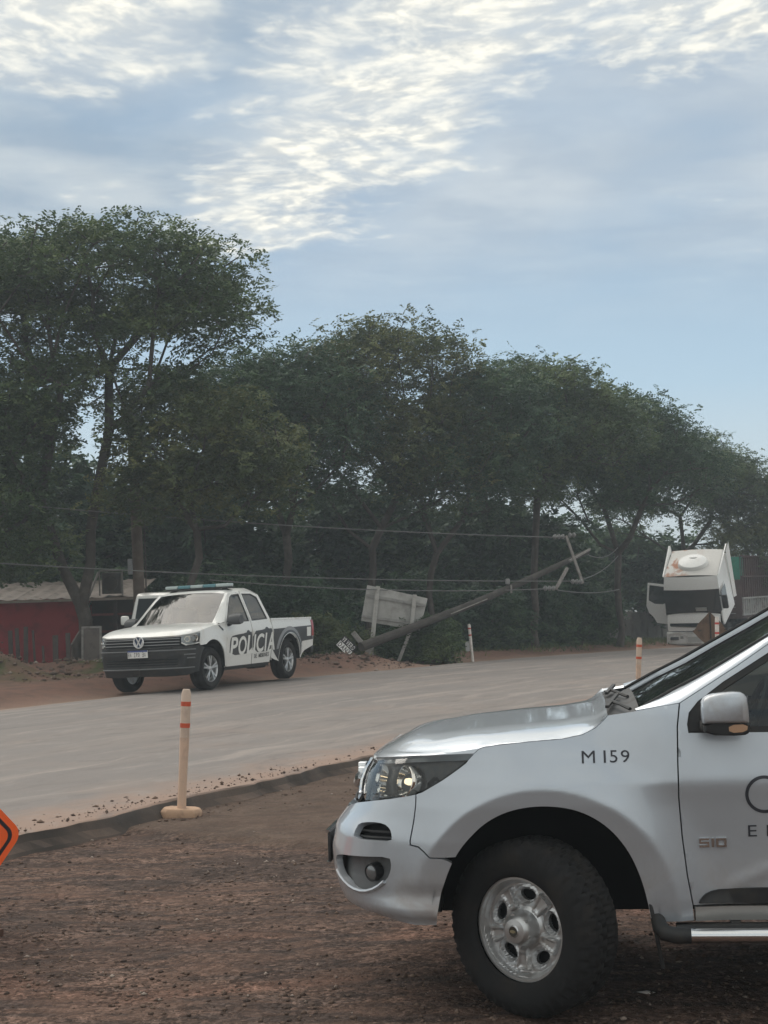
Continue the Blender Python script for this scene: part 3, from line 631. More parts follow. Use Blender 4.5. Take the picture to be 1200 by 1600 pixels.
# cowl, wipers, windscreen, pillars, roof
ws_e=[(-.43,.760,1.278),(-.575,.746,1.355),(-.725,.728,1.427),(-.875,.705,1.510),(-1.045,.678,1.602),(-1.22,.645,1.70)]
rows=[]
for (x,y,z) in ws_e: rows.append([(x+.012*(1-(v)**2)-.012,y*v,z+.006*(1-v*v)-.006) for v in np.linspace(-1,1,17)])
MB().loft(rows,closed=False,caps=False).build('windscreen',GLASS,SP,smooth=True)
MB().loft([[(-.30,v*.84,1.262+.03*(1-v*v)) for v in np.linspace(-1,1,9)],[(-.40,v*.80,1.262+.025*(1-v*v)) for v in np.linspace(-1,1,9)],[(-.44,v*.78,1.285+.022*(1-v*v)) for v in np.linspace(-1,1,9)]],closed=False,caps=False).build('cowl',BLACK,SP,smooth=True)
MB().tube([(-.32,.45,1.306),(-.36,.62,1.305),(-.40,.72,1.29)],.008,6).build('wiper',BLACK,SP,smooth=True)
MB().bar((-.30,.70,1.30),(-.36,.10,1.312),.016,.012).build('wiper_blade',BLACK,SP)
MB().tube([(-.335,-.2,1.315),(-.37,.0,1.312),(-.41,.10,1.30)],.008,6).build('wiper',BLACK,SP,smooth=True)
MB().bar((-.31,.02,1.312),(-.36,-.5,1.318),.016,.012).build('wiper_blade',BLACK,SP)
frame=[(-0.604,1.324),(-0.713,1.388),(-0.853,1.471),(-0.997,1.562),(-1.16,1.645),(-1.32,1.70)]
for s_ in (1,-1):
    fr=[(-.42,1.296),(-.52,1.312)]+frame; wsx=np.array(ws_e); secs=[]
    tw=np.linspace(0,1,len(fr))
    for k,(x,z) in enumerate(fr):
        yo=float(S10.W(x,z))-.004; q=np.interp(k/(len(fr)-1),np.linspace(0,1,len(ws_e)),wsx[:,0]); y2=np.interp(k/(len(fr)-1),np.linspace(0,1,len(ws_e)),wsx[:,1]); z2=np.interp(k/(len(fr)-1),np.linspace(0,1,len(ws_e)),wsx[:,2])
        a=np.array([x,yo,z]); b_=np.array([q,y2,z2]); out=np.array([.35,.75,.55])*.020
        row=[a+np.array([0,-.012,-.014]),a,a*.68+b_*.32+out,a*.34+b_*.66+out*.9,b_+np.array([.0,.0,.008]),b_+np.array([-.015,-.012,-.012])]
        secs.append([(p[0],p[1]*s_,p[2]) for p in row])
    MB().loft(secs,closed=False,caps=False).build('a_pillar',SILVER,SP,smooth=True,sharp=60)
    MB().tube([(x+.008,y*s_*1.005,z+.006) for x,y,z in ws_e],.009,6).build('windscreen_seal',BLACK,SP,smooth=True)
rsec=[]
for x,z0,w_ in ((-1.19,1.702,.655),(-1.24,1.728,.668),(-1.5,1.765,.69),(-2.0,1.77,.69),(-2.45,1.735,.66),(-2.58,1.66,.65)):
    rsec.append([(x-.03*(1-abs(v)),v*(w_+.03),z0+.025*(1-v*v)-.05*sstep(.88,1.,abs(v))) for v in np.linspace(-1,1,15)])
MB().loft(rsec,closed=False,caps=False).build('roof',SILVER,SP,smooth=True)
MB().loft([[(-2.58,v*.68,1.64) for v in (-1,0,1)],[(-2.60,v*.85,1.2) for v in (-1,0,1)],[(-2.58,v*.9,.5) for v in (-1,0,1)]],closed=False,caps=False).build('cab_rear_wall',SILVER,SP)
door1=[(u_,z_) for u_,z_ in [(x-.3,z) for x,z in frame]]+[(-1.9,1.715),(-1.96,1.715),(-1.97,1.2),(-1.96,.478)]+doorcut[::-1][:-1]
win1=[(-.934,1.198),(-.930,1.235),(-.940,1.283),(-.981,1.329),(-1.093,1.407),(-1.291,1.523),(-1.46,1.612),(-1.60,1.655),(-1.88,1.665),(-1.91,1.19)]
skin_panel(S10,'door',door1,SILVER,SP,holes=[win1],h=.03,thick=.03,extra=lambda u,z:.010*np.exp(-((z-(.545+.42*np.clip(-u-1.06,0,.2)))/.018)**2)*sstep(-1.02,-1.12,u))
skin_panel(S10,'window_seal',win1,BLACK,SP,holes=[inset(win1,.026)],h=.03,gap=0,thick=.01,off=-.004)
gl1=inset(win1,.024); glq=[(-1.10,1.19),(-1.105,1.40),(-.985,1.325),(-.945,1.28),(-.935,1.20)]
skin_panel(S10,'door_glass',gl1,GLASS,SP,h=.05,gap=0,thick=0,off=-.012)
skin_panel(S10,'mirror_sail',[(-1.085,1.205),(-1.09,1.375),(-.985,1.315),(-.945,1.275),(-.94,1.205)],BLACK,SP,h=.04,gap=0,thick=.01,off=.002)
door2=[(-1.98,.478),(-1.985,1.2),(-1.975,1.715),(-2.55,1.70),(-2.78,1.62),(-2.83,1.2),(-2.80,.80),(-2.68,.478)]
win2=[(-2.03,1.20),(-2.03,1.665),(-2.50,1.645),(-2.68,1.56),(-2.74,1.20)]
skin_panel(S10,'door',door2,SILVER,SP,holes=[win2],h=.05,thick=.03); skin_panel(S10,'door_glass',win2,GLASS,SP,h=.08,gap=0,thick=0,off=-.012)
bed=[(-2.86,.46),(-2.87,1.24),(-4.65,1.24),(-4.65,.50),(-3.90,.45),(-3.86,.65),(-3.74,.82),(-3.56,.90),(-3.40,.915),(-3.22,.90),(-3.04,.82),(-2.93,.65),(-2.89,.46)]
skin_panel(S10,'bed_side',bed,SILVER,SP,h=.05,thick=.03)
MB().box((-4.36,0,.9),(.05,1.78,.68)).build('tailgate',SILVER,SP,bevel=.015); MB().box((-3.48,0,.72),(1.75,1.70,.04)).build('bed_floor',BLACK,SP); MB().box((-2.62,0,.95),(.04,1.74,.55)).build('bed_front',SILVER,SP)
MB().box((-4.47,0,.55),(.12,1.75,.16)).build('rear_bumper',CHROME,SP,bevel=.03)
# sills, cladding, step bars
skin_panel(S10,'sill',[(-.93,.472),(-.93,.408),(-2.66,.408),(-2.66,.472)],mat('sill_bright',(.50,.50,.49),.3,.7),SP,h=.04,gap=.002,thick=.02,off=.004)
skin_panel(S10,'door_cladding',chaikin([(-.945,.480),(-.955,.505),(-.985,.532),(-1.05,.545),(-1.3,.548),(-1.9,.55),(-2.6,.55),(-2.66,.48)],1),BLACK,SP,h=.04,gap=0,thick=.015,off=.010)
for s_ in (1,-1):
    MB().tube([(-.60,.995*s_,.368),(-1.2,.995*s_,.368),(-2.5,.995*s_,.368)],.029,14).build('step_bar',CHROME,SP,smooth=True)
    MB().tube([(-.475,.90*s_,.42),(-.48,.945*s_,.395),(-.50,.98*s_,.375),(-.55,.995*s_,.368),(-.605,.995*s_,.368)],[.03,.033,.034,.034,.033],12).build('step_bar_end',BLACK,SP,smooth=True)
    MB().box((-1.55,.93*s_,.392),(2.0,.10,.014)).build('step_tread',BLACK,SP,bevel=.004)
    for xx in (-.8,-1.6,-2.35): MB().bar((xx,.995*s_,.37),(xx,.70*s_,.43),.04,.03).build('step_bracket',BLACK,SP)
    MB().box((-.466,.80*s_,.36),(.016,.24,.30),Matrix.Rotation(math.radians(9),3,'Y')).build('mud_flap',BLACK,SP,bevel=.003)
    # mirror
    mr=empty('mirror',(-.775,1.045*s_,1.30),SP)
    MB().loft([[(p[0]*sc+.0,yy*s_,p[1]*sc) for p in chaikin([(.090,-.050),(.094,-.046),(.096,.030),(.080,.062),(.03,.074),(-.060,.080),(-.088,.066),(-.096,.030),(-.098,-.046),(-.094,-.050)],1)] for yy,sc in ((-.06,.92),(-.03,1.),(.035,.99),(.055,.93),(.066,.72))]).build('cap',SILVER,mr,smooth=True,sharp=55)
    MB().loft([[(p[0]*sc,yy*s_,p[1]*sc-.004) for p in chaikin([(.085,-.092),(.09,-.046),(-.098,-.046),(-.098,-.085),(-.07,-.098)],1)] for yy,sc in ((-.06,1),(.035,1.),(.05,.92))]).build('base',BLACK,mr,smooth=True,sharp=40)
    MB().loft([[(p[0],yy*s_,p[1]) for p in chaikin([(-.012,-.088),(-.010,-.055),(-.088,-.053),(-.084,-.084)],1)] for yy in (.03,.054)]).build('indicator',AMBER,mr,smooth=True,sharp=40)
    MB().box((.045,-.10*s_,-.07),(.10,.12,.045)).build('arm',BLACK,mr,bevel=.012)
    MB().loft([[(-.094,yy*s_,zz*.9) for zz in (-.05,.07)] for yy in (-.05,.04)],closed=False,caps=False).build('mirror_glass',CHROME,mr)
# lettering on fender and door
INK=mat('lettering_dark',(.028,.03,.04),.5)
def on_skin(skin,u0,z0,off=.0025,slope=0.): 
    def fn(x,y):
        u_=u0-x; z_=z0+y+slope*x; return skin.pos(u_,z_)+skin.nrm(u_,z_)*off
    return fn
for ch,u_,w_ in (('M',-.481,.056),('1',-.574,.009),('5',-.600,.032),('9',-.647,.036)):
    place_text('unit_number_glyph',ch,on_skin(S10,u_,1.078+.008*(-.481-u_),slope=.008),INK,SP,w=w_,h=.051,bold=.0)
th=np.linspace(0,2*math.pi,49)[:-1]; cu,cz=-1.235,.939
ring=[]
for r_ in (.079,.0655): ring.append([(cu-r_*math.cos(q),cz+r_*math.sin(q)) for q in th])
A=np.array(ring[0]+ring[1]); P=S10.pos(A[:,0],A[:,1])+S10.nrm(A[:,0],A[:,1])*.0025; n_=len(th)
obj('logo_ring',P,[(k,(k+1)%n_,n_+(k+1)%n_,n_+k)[::-1] for k in range(n_)],INK,SP)
for ch,u_ in (('E',-1.163),('N',-1.24)): place_text('logo_glyph',ch,on_skin(S10,u_,.762+.01*(-1.163-u_),slope=.01),INK,SP,w=.036,h=.048)
MB_=MB()
def blk(x0,z0,x1,z1):
    V=[]
    for o_ in (.001,.009):
        for (x,z) in ((x0,z0),(x1,z0),(x1,z1),(x0,z1)):
            p=S10.pos(-.958-x,.7205+z)+S10.nrm(-.958-x,.7205+z)*o_; V.append(tuple(p))
    MB_.add(V,[(3,2,1,0),(4,5,6,7),(0,1,5,4),(1,2,6,5),(2,3,7,6),(3,0,4,7)])
for q in ((0,0,.042,.009),(.033,.008,.042,.02),(0,.015,.042,.024),(0,.022,.009,.034),(0,.029,.042,.038),(.052,0,.063,.038),(.071,0,.081,.038),(.104,0,.114,.038),(.08,0,.105,.009),(.08,.029,.105,.038)): blk(*q)
MB_.build('badge',CHROME,SP)
# wheelhouses, chassis, cabin
for xw in (0,-3.1):
    for s_ in (1,-1):
        th=np.linspace(.06,math.pi+.02,25); secs=[[(xw+.485*math.cos(q),yy*s_,.42+.49*math.sin(q)) for q in th] for yy in (.925,.84,.48)]
        MB().loft(secs,closed=False,caps=False).build('wheel_liner',DARK,SP,smooth=True)
        MB().add([(xw+.485*math.cos(q),.48*s_,.42+.49*math.sin(q)) for q in th]+[(xw,.48*s_,.3)],[(k,k+1,len(th)) for k in range(len(th)-1)]).build('wheel_liner_back',DARK,SP)
MB().box((-1.75,0,.45),(4.9,.95,.16)).box((.62,0,.45),(.30,1.2,.12)).build('chassis',DARK,SP); [MB().tube([(q,-.8,.375),(q,.8,.375)],.05,10).build('axle',DARK,SP) for q in (0,-3.1)]
MB().box((-1.5,0,.50),(2.1,1.70,.05)).box((-.50,0,.85),(.05,1.66,.72)).build('cabin_floor',INTER,SP)
MB().prism([(-.44,1.255),(-.62,1.30),(-.86,1.255),(-.90,1.12),(-.80,.80),(-.50,.80)],-.78,.78).build('dashboard',INTER,SP,bevel=.03)
tor=[(-.955+.11*0-.19*math.sin(0)*0+.075*math.cos(q)*-1, .40+.185*math.sin(q), 1.215+.17*math.cos(q)) for q in np.linspace(0,2*math.pi,33)[:-1]]
MB().tube(tor,.016,8,closed=True).build('steering_wheel',mat('wheel_leather',(.075,.08,.08),.5),SP,smooth=True)
MB().bar((-.955,.40,1.215),(-.80,.40,1.15),.10,.10).bar((-.945,.24,1.215),(-.945,.56,1.215),.03,.04).build('steering_column',INTER,SP,bevel=.01)
for yy in (.40,-.40):
    MB().box((-1.45,yy,.86),(.55,.50,.16)).build('seat',SEATM,SP,bevel=.05); MB().box((-1.74,yy,1.22),(.15,.48,.62),Matrix.Rotation(math.radians(-14),3,'Y')).build('seat_back',SEATM,SP,bevel=.05); MB().box((-1.84,yy,1.60),(.10,.26,.18)).build('headrest',SEATM,SP,bevel=.04)
MB().box((-2.35,0,.95),(.30,1.3,.75)).build('rear_seat',SEATM,SP,bevel=.06)
# wheels
def s10_wheel(x,s_,steer):
    wl=empty('wheel',(x+(.055 if x==0 else 0),.815*s_,.375),SP,rot=(0,0,steer if s_>0 else steer+math.pi))
    make_tyre(.375,.222,.252,'tyre',wl); rm=make_steel_rim(.211,wl,STEEL)
    MB().lathe([(.001,.150),(.022,.150),(.026,.146),(.050,.142),(.062,.132),(.070,.112),(.074,.09),(.080,.06)],30,'y').build('hub_cap',STEEL,wl,smooth=True,sharp=30)
    MB().lathe([(.001,.1515),(.021,.1515),(.021,.149)],20,'y').build('hub_badge',mat('badge_dark',(.05,.045,.035),.35),wl)
    MB().box((0,.153,0),(.026,.003,.008)).box((0,.153,0),(.012,.0034,.012)).build('hub_emblem',mat('emblem_silver',(.5,.45,.3),.3,.8),wl)
    for k in range(6):
        q=k*math.pi/3+.3; MB().lathe([(.010,.128),(.008,.10)],6,'y',(.062*math.cos(q),0.0,.062*math.sin(q))).build('wheel_nut',STEEL,wl)
    return wl
s10_wheel(0,1,-math.radians(33)); s10_wheel(0,-1,-math.radians(27)); s10_wheel(-3.1,1,0); s10_wheel(-3.1,-1,0)
# ---------------------------------------------------------------- police pickup across the road
def ama_W():
    w0=lut([(.15,.84),(.3,.90),(.5,.93),(.7,.952),(.95,.968),(1.02,.965),(1.12,.945),(1.2,.93),(1.82,.70)])
    def W(x,z):
        w=w0(z); x=np.asarray(x); z=np.asarray(z)
        for xa in (0,-3.095): w=w+.022*(1-sstep(.50,.60,np.hypot(x-xa,z-.40)))
        return w
    return W
AMA=Skin(.40,3.1,ama_W(),lut([(.15,.74),(.28,.85),(.4,.90),(.5,.925),(.62,.925),(.70,.90),(.78,.895),(.9,.87),(1.0,.84),(1.06,.80),(1.2,.7)]))
AP=np.array([-4.16,28.9]); PK=empty('police_pickup',(AP[0],AP[1],.133),rot=(math.radians(1.3),math.radians(.0),-math.pi/2-math.radians(22.5))); PK.scale=(1.045,)*3
tag(PK,'white police pickup with black POLICIA panel and roof light bar at the roadside','pickup truck')
WHITE=dirty('white_paint_dusty',(.72,.72,.70),(.50,.44,.38),.32,2.2,coat=.5,lo=.55,hi=.85); DECAL=mat('decal_black',(.02,.021,.025),.4,coat=.3); DECW=mat('decal_white',(.74,.74,.72),.45)
UA=AMA.U
def archx(xa,r=.465,zc=.42,z0=.36,n=22,rev=False):
    th=np.linspace(math.asin((z0-zc)/r),math.pi-math.asin((z0-zc)/r),n); q=[(xa+r*math.cos(a)-.40,zc+r*math.sin(a)) for a in th]; return q[::-1] if rev else q   # in u
fa=archx(0); fr_=[p for p in fa if p[1]>.80 or p[0]<-.4]; fl_=[p for p in fa if not (p[1]>.80 or p[0]<-.4)]
hs=[(-.30,1.155),(-.10,1.13),(.15,1.095),(.36,1.06),(.46,1.04)]
hsu=[(x-.4,z) for x,z in hs]
fender=[(-.93,1.175),(-.93,.40),(-.87,.37)]+fr_[::-1]+[(.02,.80),(.06,.83),(.07,.90),(.03,1.0),(.02,1.055)]+hsu[::-1][1:]+[(-.76,1.165)]
skin_panel(AMA,'front_fender',fender,WHITE,PK,h=.06,gap=.004)
bump=[fl_[-1],(.02,.80),(.06,.825),(.20,.815),(.5,.80),(.85,.795),(UA,.795),(UA,.30),(.8,.29),(.4,.30),(.2,.34)]+fl_
skin_panel(AMA,'front_bumper',bump,BLACK,PK,h=.05,gap=.004,extra=lambda u,z:-.03*sstep(.46,.48,z)*sstep(.64,.62,z)*sstep(.45,.52,u)+.018*np.exp(-((z-.44)/.02)**2)*sstep(.3,.5,u))
for zz in (.50,.545,.59): skin_tube(AMA,'intake_bar',[(q,zz) for q in np.linspace(.56,UA,9)],.010,DARK,PK,off=-.02,closed=False)
for zz,e in ((.66,.46),(.60,.40),(.435,UA),(.745,UA)): skin_tube(AMA,'bumper_trim',[(q,zz) for q in np.linspace(.22,e,9)],.013,mat('trim_grey',(.13,.135,.14),.45),PK,off=.006,closed=False)
skin_panel(AMA,'grille',[(.52,.80),(UA,.80),(UA,.985),(.56,.985)],DARK,PK,h=.08,gap=.003,off=-.02)
GB=mat('grille_dark_chrome',(.30,.31,.32),.3,.9)
for zz in (.845,.895,.945): skin_tube(AMA,'grille_bar',[(q,zz) for q in np.linspace(.56,UA,10)],.0075,GB,PK,off=0.,closed=False)
skin_panel(AMA,'bumper_top',[(.50,.79),(UA,.775),(UA,.80),(.50,.81)],BLACK,PK,h=.06,gap=0,off=.012)
hl=[(.055,.93),(.03,1.0),(.04,1.035),(.30,1.02),(.55,.99),(.53,.86),(.45,.815),(.18,.835),(.08,.85)]
skin_panel(AMA,'headlight_housing',hl,mat('lamp_bezel',(.32,.33,.34),.25,.5),PK,h=.05,gap=0,thick=0,off=-.03)
skin_panel(AMA,'headlight',hl,LENS,PK,h=.05,gap=.004,thick=.004)
skin_tube(AMA,'light_strip',[(.08,.855),(.2,.842),(.44,.825),(.525,.865)],.011,DECW,PK,off=-.004,closed=False)
for s_ in (1,-1):
    for uq,zq,rd in ((.24,.935,.062),(.42,.925,.055)):
        P=AMA.pos(uq,zq); N=AMA.nrm(uq,zq); n=Vector((N[0]+.4,N[1]*s_,N[2])).normalized(); c=Vector(P-N*.02); c.y*=s_
        o=MB().lathe([(.01,-rd*.5),(rd*.6,-rd*.3),(rd,.01),(rd*1.1,.0)],16,cap=False).build('reflector',REFL,PK,smooth=True); o.matrix_local=Matrix.Translation(c)@n.to_track_quat('Z','Y').to_matrix().to_4x4()
make_hood(AMA,PK,WHITE,hs[:-1]+[(.40,1.05)],[(.0,1.05),(.3,1.025),(.6,.995),(UA,.99)],-.30,[(-.38,1.19),(-.2,1.18),(.1,1.165),(.4,1.14),(.6,1.11),(.8,1.07),(.9,1.03)],UA,ridge=.012,NA=34,NB=41,D=.30)
skin_panel(AMA,'inner_nose',[(.1,.36),(.1,.78),(.05,1.0),(.3,1.0),(UA,.97),(UA,.32)],DARK,PK,h=.15,gap=0,thick=0,off=-.10)
# emblem and plate
def ring_bars(name,c,R,m,parent):
    th=np.linspace(0,2*math.pi,29)[:-1]; b=MB().tube([(c[0],c[1]+R*math.cos(a),c[2]+R*math.sin(a)) for a in th],R*.11,6,closed=True)
    for (y0,z0,y1,z1) in ((-.45,.80,-.02,-.02),(.45,.80,.02,-.02),(-.92,.25,-.42,-.82),(.92,.25,.42,-.82),(-.42,-.82,0.,.08),(.42,-.82,0.,.08)):
        b.bar((c[0],c[1]+y0*R,c[2]+z0*R),(c[0],c[1]+y1*R,c[2]+z1*R),R*.17,R*.17,(1,0,0))
    return b.build(name,m,parent)
ring_bars('grille_emblem',(.905,0,.905),.098,mat('emblem_white',(.8,.81,.82),.25,.4),PK)
MB().lathe([(.001,0),(.098,0)],24,'x',(.895,0,.905),cap=False).build('emblem_disc',mat('emblem_blue',(.03,.05,.10),.4),PK)
pl=MB().box((.945,0,.70),(.012,.40,.13)).build('number_plate',DECW,PK)
MB().box((.952,0,.752),(.004,.40,.026)).build('plate_band',mat('plate_blue',(.05,.08,.25),.5),PK)
for k,ch in enumerate('AE 092 AB'):
    if ch!=' ':
        yy=.165-k*.041; place_text('plate_glyph',ch,lambda x,y,yy=yy:np.stack([x*0+.9545,yy-x,.655+y],-1),INK,PK,w=.030,h=.075)
# doors, bed
WIN=[]
dcut=[(-.935,1.185),(-.925,.95),(-.935,.45),(-.95,.37)]
apx=[(-.935,1.185),(-1.06,1.30),(-1.22,1.47),(-1.42,1.66),(-1.52,1.715)]
d1=apx+[(-1.90,1.74),(-1.93,1.1),(-1.92,.37)]+dcut[::-1][:-1]; w1=[(-.99,1.165),(-1.10,1.28),(-1.27,1.46),(-1.45,1.63),(-1.56,1.675),(-1.86,1.69),(-1.885,1.165)]
d2=[(-1.94,.37),(-1.945,1.1),(-1.915,1.74),(-2.35,1.735),(-2.62,1.66),(-2.74,1.2),(-2.78,.95),(-2.74,.75),(-2.68,.37)]; w2=[(-1.985,1.17),(-1.965,1.69),(-2.33,1.685),(-2.53,1.62),(-2.64,1.19)]
for dd,ww in ((d1,w1),(d2,w2)):
    skin_panel(AMA,'door',dd,WHITE,PK,holes=[ww],h=.07,gap=.004); skin_panel(AMA,'door_glass',ww,DGLASS,PK,h=.12,gap=0,thick=0,off=-.012); skin_panel(AMA,'window_seal',ww,BLACK,PK,holes=[inset(ww,.022)],h=.06,gap=0,thick=.005,off=-.002)
ra=archx(-3.095)
bed=[(-2.80,.95),(-2.76,1.19),(-4.55,1.17),(-4.60,1.0),(-4.58,.60),(-4.2,.52)]+[p for p in ra if p[0]<-3.49][::-1]+[p for p in ra if p[0]>=-3.49][::-1]+[(-2.72,.45),(-2.76,.75)]
skin_panel(AMA,'bed_side',bed,WHITE,PK,h=.06,gap=.004)
skin_panel(AMA,'sill',[(-.93,.40),(-.90,.30),(-2.70,.30),(-2.70,.372),(-.93,.372)],BLACK,PK,h=.08,gap=0,off=-.03)
MB().box((-4.17,0,.88),(.05,1.80,.58)).build('tailgate',WHITE,PK,bevel=.02); MB().box((-3.3,0,.75),(1.8,1.7,.04)).build('bed_floor',BLACK,PK); MB().box((-4.24,0,.55),(.14,1.8,.17)).build('rear_bumper',BLACK,PK,bevel=.03)
skin_panel(AMA,'tail_light',[(-4.50,.80),(-4.50,1.12),(-4.60,1.12),(-4.60,.80)],mat('tail_red',(.30,.02,.02),.25,coat=.5),PK,h=.08,gap=0,off=.006)
skin_panel(AMA,'bed_rail_cap',[(-2.76,1.195),(-2.76,1.165),(-4.55,1.145),(-4.56,1.175)],WHITE,PK,h=.06,gap=0,off=.012)
MB().box((-2.36,0,1.0),(.04,1.74,.5)).build('bed_front',WHITE,PK)
# livery
dec1=chaikin([(-1.04,.56),(-1.05,.80),(-1.10,.905),(-1.22,.93),(-1.70,.955),(-1.72,1.0),(-1.80,1.005),(-1.84,.965),(-1.92,.97),(-1.92,.58)],1)
dec2=chaikin([(-1.95,.58),(-1.95,.975),(-2.45,.995),(-2.48,1.035),(-2.56,1.04),(-2.60,1.005),(-2.74,1.01),(-2.76,.95),(-2.72,.75),(-2.70,.58)],1)
for dq in (dec1,dec2): skin_panel(AMA,'livery_panel',dq,DECAL,PK,h=.07,gap=0,thick=0,off=.002)
ar_o=archx(-3.095,.62); 
dec3=[(-2.81,.95),(-2.79,1.0),(-4.55,1.02),(-4.58,.72),(-4.08,.70)]+[p for p in archx(-3.095,.475) if p[0]<-3.0 ][::-1]+[p for p in archx(-3.095,.475) if p[0]>=-3.0][::-1]+[(-2.76,.60)]
skin_panel(AMA,'livery_panel',dec3,DECAL,PK,h=.06,gap=.01,thick=0,off=.003)
GREYF=mat('decal_grey',(.22,.225,.235),.45)
fl=archx(-3.095,.60,n=26,z0=.60)+archx(-3.095,.53,n=26,z0=.60,rev=True)
skin_panel(AMA,'arch_flash',fl,GREYF,PK,h=.05,gap=0,thick=0,off=.006)
skin_panel(AMA,'livery_shield',[(-4.28,.80),(-4.28,.98),(-4.46,.98),(-4.46,.80)],DECW,PK,h=.08,gap=0,thick=0,off=.007)
xs=-1.06
for ch,wd in zip('POLICIA',(.30,.32,.25,.11,.32,.11,.31)):
    place_text('livery_glyph',ch,on_skin(AMA,xs,.545+(-1.06-xs)*.028,.006,slope=.028),DECW,PK,w=wd,h=.345,bold=.022,shear=.14); xs-=wd+.012
xs=-2.02
for ch in 'DE MISIONES':
    if ch!=' ': place_text('livery_glyph',ch,on_skin(AMA,xs,.455+(-1.06-xs)*.02,.005),DECAL,PK,w=.026 if ch=='I' else .05,h=.075,bold=.01)
    xs-=.035 if ch=='I' else .06
skin_panel(AMA,'side_marker',[(-.80,1.02),(-.76,1.05),(-.66,1.13),(-.70,1.13),(-.83,1.05)],DECAL,PK,h=.05,gap=0,thick=0,off=.004)
# greenhouse
wse=[(-.28,.80,1.15),(-.50,.775,1.30),(-.70,.745,1.45),(-.90,.71,1.60),(-1.06,.675,1.705)]
MB().loft([[(x+.06*(1-v*v),y*v,z+.02*(1-v*v)) for v in np.linspace(-1,1,13)] for x,y,z in wse],closed=False,caps=False).build('windscreen',glass_mat('screen_glass',(.16,.18,.19),.9,.02,1.58),PK,smooth=True)
MB().loft([[(-.26,v*.86,1.14+.03*(1-v*v)) for v in np.linspace(-1,1,7)],[(-.30,v*.82,1.15+.03*(1-v*v)) for v in np.linspace(-1,1,7)]],closed=False,caps=False).build('cowl',BLACK,PK)
for s_ in (1,-1):
    fr=[(-.36,1.165)]+[(x+.4,z) for x,z in apx]; secs=[]; wa=np.array(wse)
    for k,(x,z) in enumerate(fr):
        q=k/(len(fr)-1); b_=np.array([np.interp(q,np.linspace(0,1,len(wse)),wa[:,i]) for i in range(3)]); a=np.array([x,float(AMA.W(x,z))-.004,z]); out=np.array([.35,.7,.5])*.03
        secs.append([(p[0],p[1]*s_,p[2]) for p in (a+np.array([0,-.02,-.02]),a,a*.5+b_*.5+out,b_+np.array([0,0,.006]),b_-np.array([.02,.02,.02]))])
    MB().loft(secs,closed=False,caps=False).build('a_pillar',WHITE,PK,smooth=True,sharp=60)
MB().loft([[(x-.03*(1-abs(v)),v*w_,z0+.03*(1-v*v)-.05*sstep(.86,1.,abs(v))) for v in np.linspace(-1,1,13)] for x,z0,w_ in ((-1.05,1.705,.69),(-1.12,1.745,.72),(-1.5,1.785,.735),(-1.95,1.785,.735),(-2.22,1.74,.72),(-2.30,1.62,.72))],closed=False,caps=False).build('roof',WHITE,PK,smooth=True)
MB().loft([[(-2.22,v*.74,1.68) for v in (-1,0,1)],[(-2.36,v*.9,1.15) for v in (-1,0,1)],[(-2.36,v*.92,.4) for v in (-1,0,1)]],closed=False,caps=False).build('cab_rear_wall',WHITE,PK)
for s_ in (1,-1):
    mr=empty('mirror',(-.66,1.08*s_,1.20),PK)
    MB().loft([[(p[0]*sc,yy*s_,p[1]*sc) for p in chaikin([(.10,-.07),(.11,.05),(.02,.12),(-.10,.12),(-.12,-.08)],2)] for yy,sc in ((-.10,.9),(-.05,1.),(.08,1.),(.13,.8))]).build('housing',mat('mirror_grey',(.06,.062,.066),.5),mr,smooth=True,sharp=60)
    MB().bar((.02,-.08*s_,-.06),(.02,-.20*s_,-.10),.07,.05).build('arm',BLACK,mr)
lb=empty('light_bar',(-1.32,0,1.845),PK)
MB().box((0,0,-.03),(.22,1.30,.03)).build('base',BLACK,lb); 
LBM=[mat('lightbar_lens_white',(.42,.50,.50),.25,coat=.6),mat('lightbar_lens_teal',(.10,.24,.28),.25,coat=.6)]
for k in range(5): MB().box((0,-.54+k*.27,.018),(.24,.262,.062)).build('lens',LBM[k%2],lb,bevel=.02)
for s_ in (1,-1): MB().bar((0,.5*s_,-.04),(0,.62*s_,-.09),.05).build('foot',BLACK,lb)
# wheels and underside
def pk_wheel(x,s_,a=0):
    wl=empty('wheel',(x,.80*s_,.375),PK,rot=(0,0,a if s_>0 else a+math.pi)); make_tyre(.375,.235,.25,'tyre',wl,36,108)
    MB().lathe([(.235,.06),(.246,.10),(.236,.105),(.222,.09),(.218,.02),(.05,.0),(.05,-.08),(.235,-.08)],36,'y',cap=False).build('rim',STEEL,wl,smooth=True,sharp=40)
    MB().lathe([(.001,.02),(.20,.02),(.20,.0)],24,'y').build('brake_disc',DARK,wl)
    for k in range(5):
        q=2*math.pi*k/5+.3
        for dq in (-.16,.16): MB().bar((.04*math.cos(q),.085,.04*math.sin(q)),(.226*math.cos(q+dq),.092,.226*math.sin(q+dq)),.03,.045,(0,1,0)).build('spoke',STEEL,wl)
    MB().lathe([(.001,.112),(.03,.11),(.05,.10),(.055,.06)],16,'y').build('hub_cap',STEEL,wl,smooth=True)
pk_wheel(0,1,-.06); pk_wheel(0,-1,-.06); pk_wheel(-3.095,1); pk_wheel(-3.095,-1)
for xw in (0,-3.095):
    for s_ in (1,-1):
        th=np.linspace(-.1,math.pi+.1,15); MB().loft([[(xw+.468*math.cos(q),yy*s_,.42+.468*math.sin(q)) for q in th] for yy in (.94,.45)],closed=False,caps=False).add([(xw+.468*math.cos(q),.45*s_,.42+.468*math.sin(q)) for q in th],[tuple(range(len(th)))]).build('wheel_liner',DARK,PK)
MB().box((-1.6,0,.42),(4.6,1.3,.16)).build('chassis',DARK,PK); MB().box((-2.6,.45,.33),(.5,.2,.16)).build('exhaust_box',DARK,PK,bevel=.03)
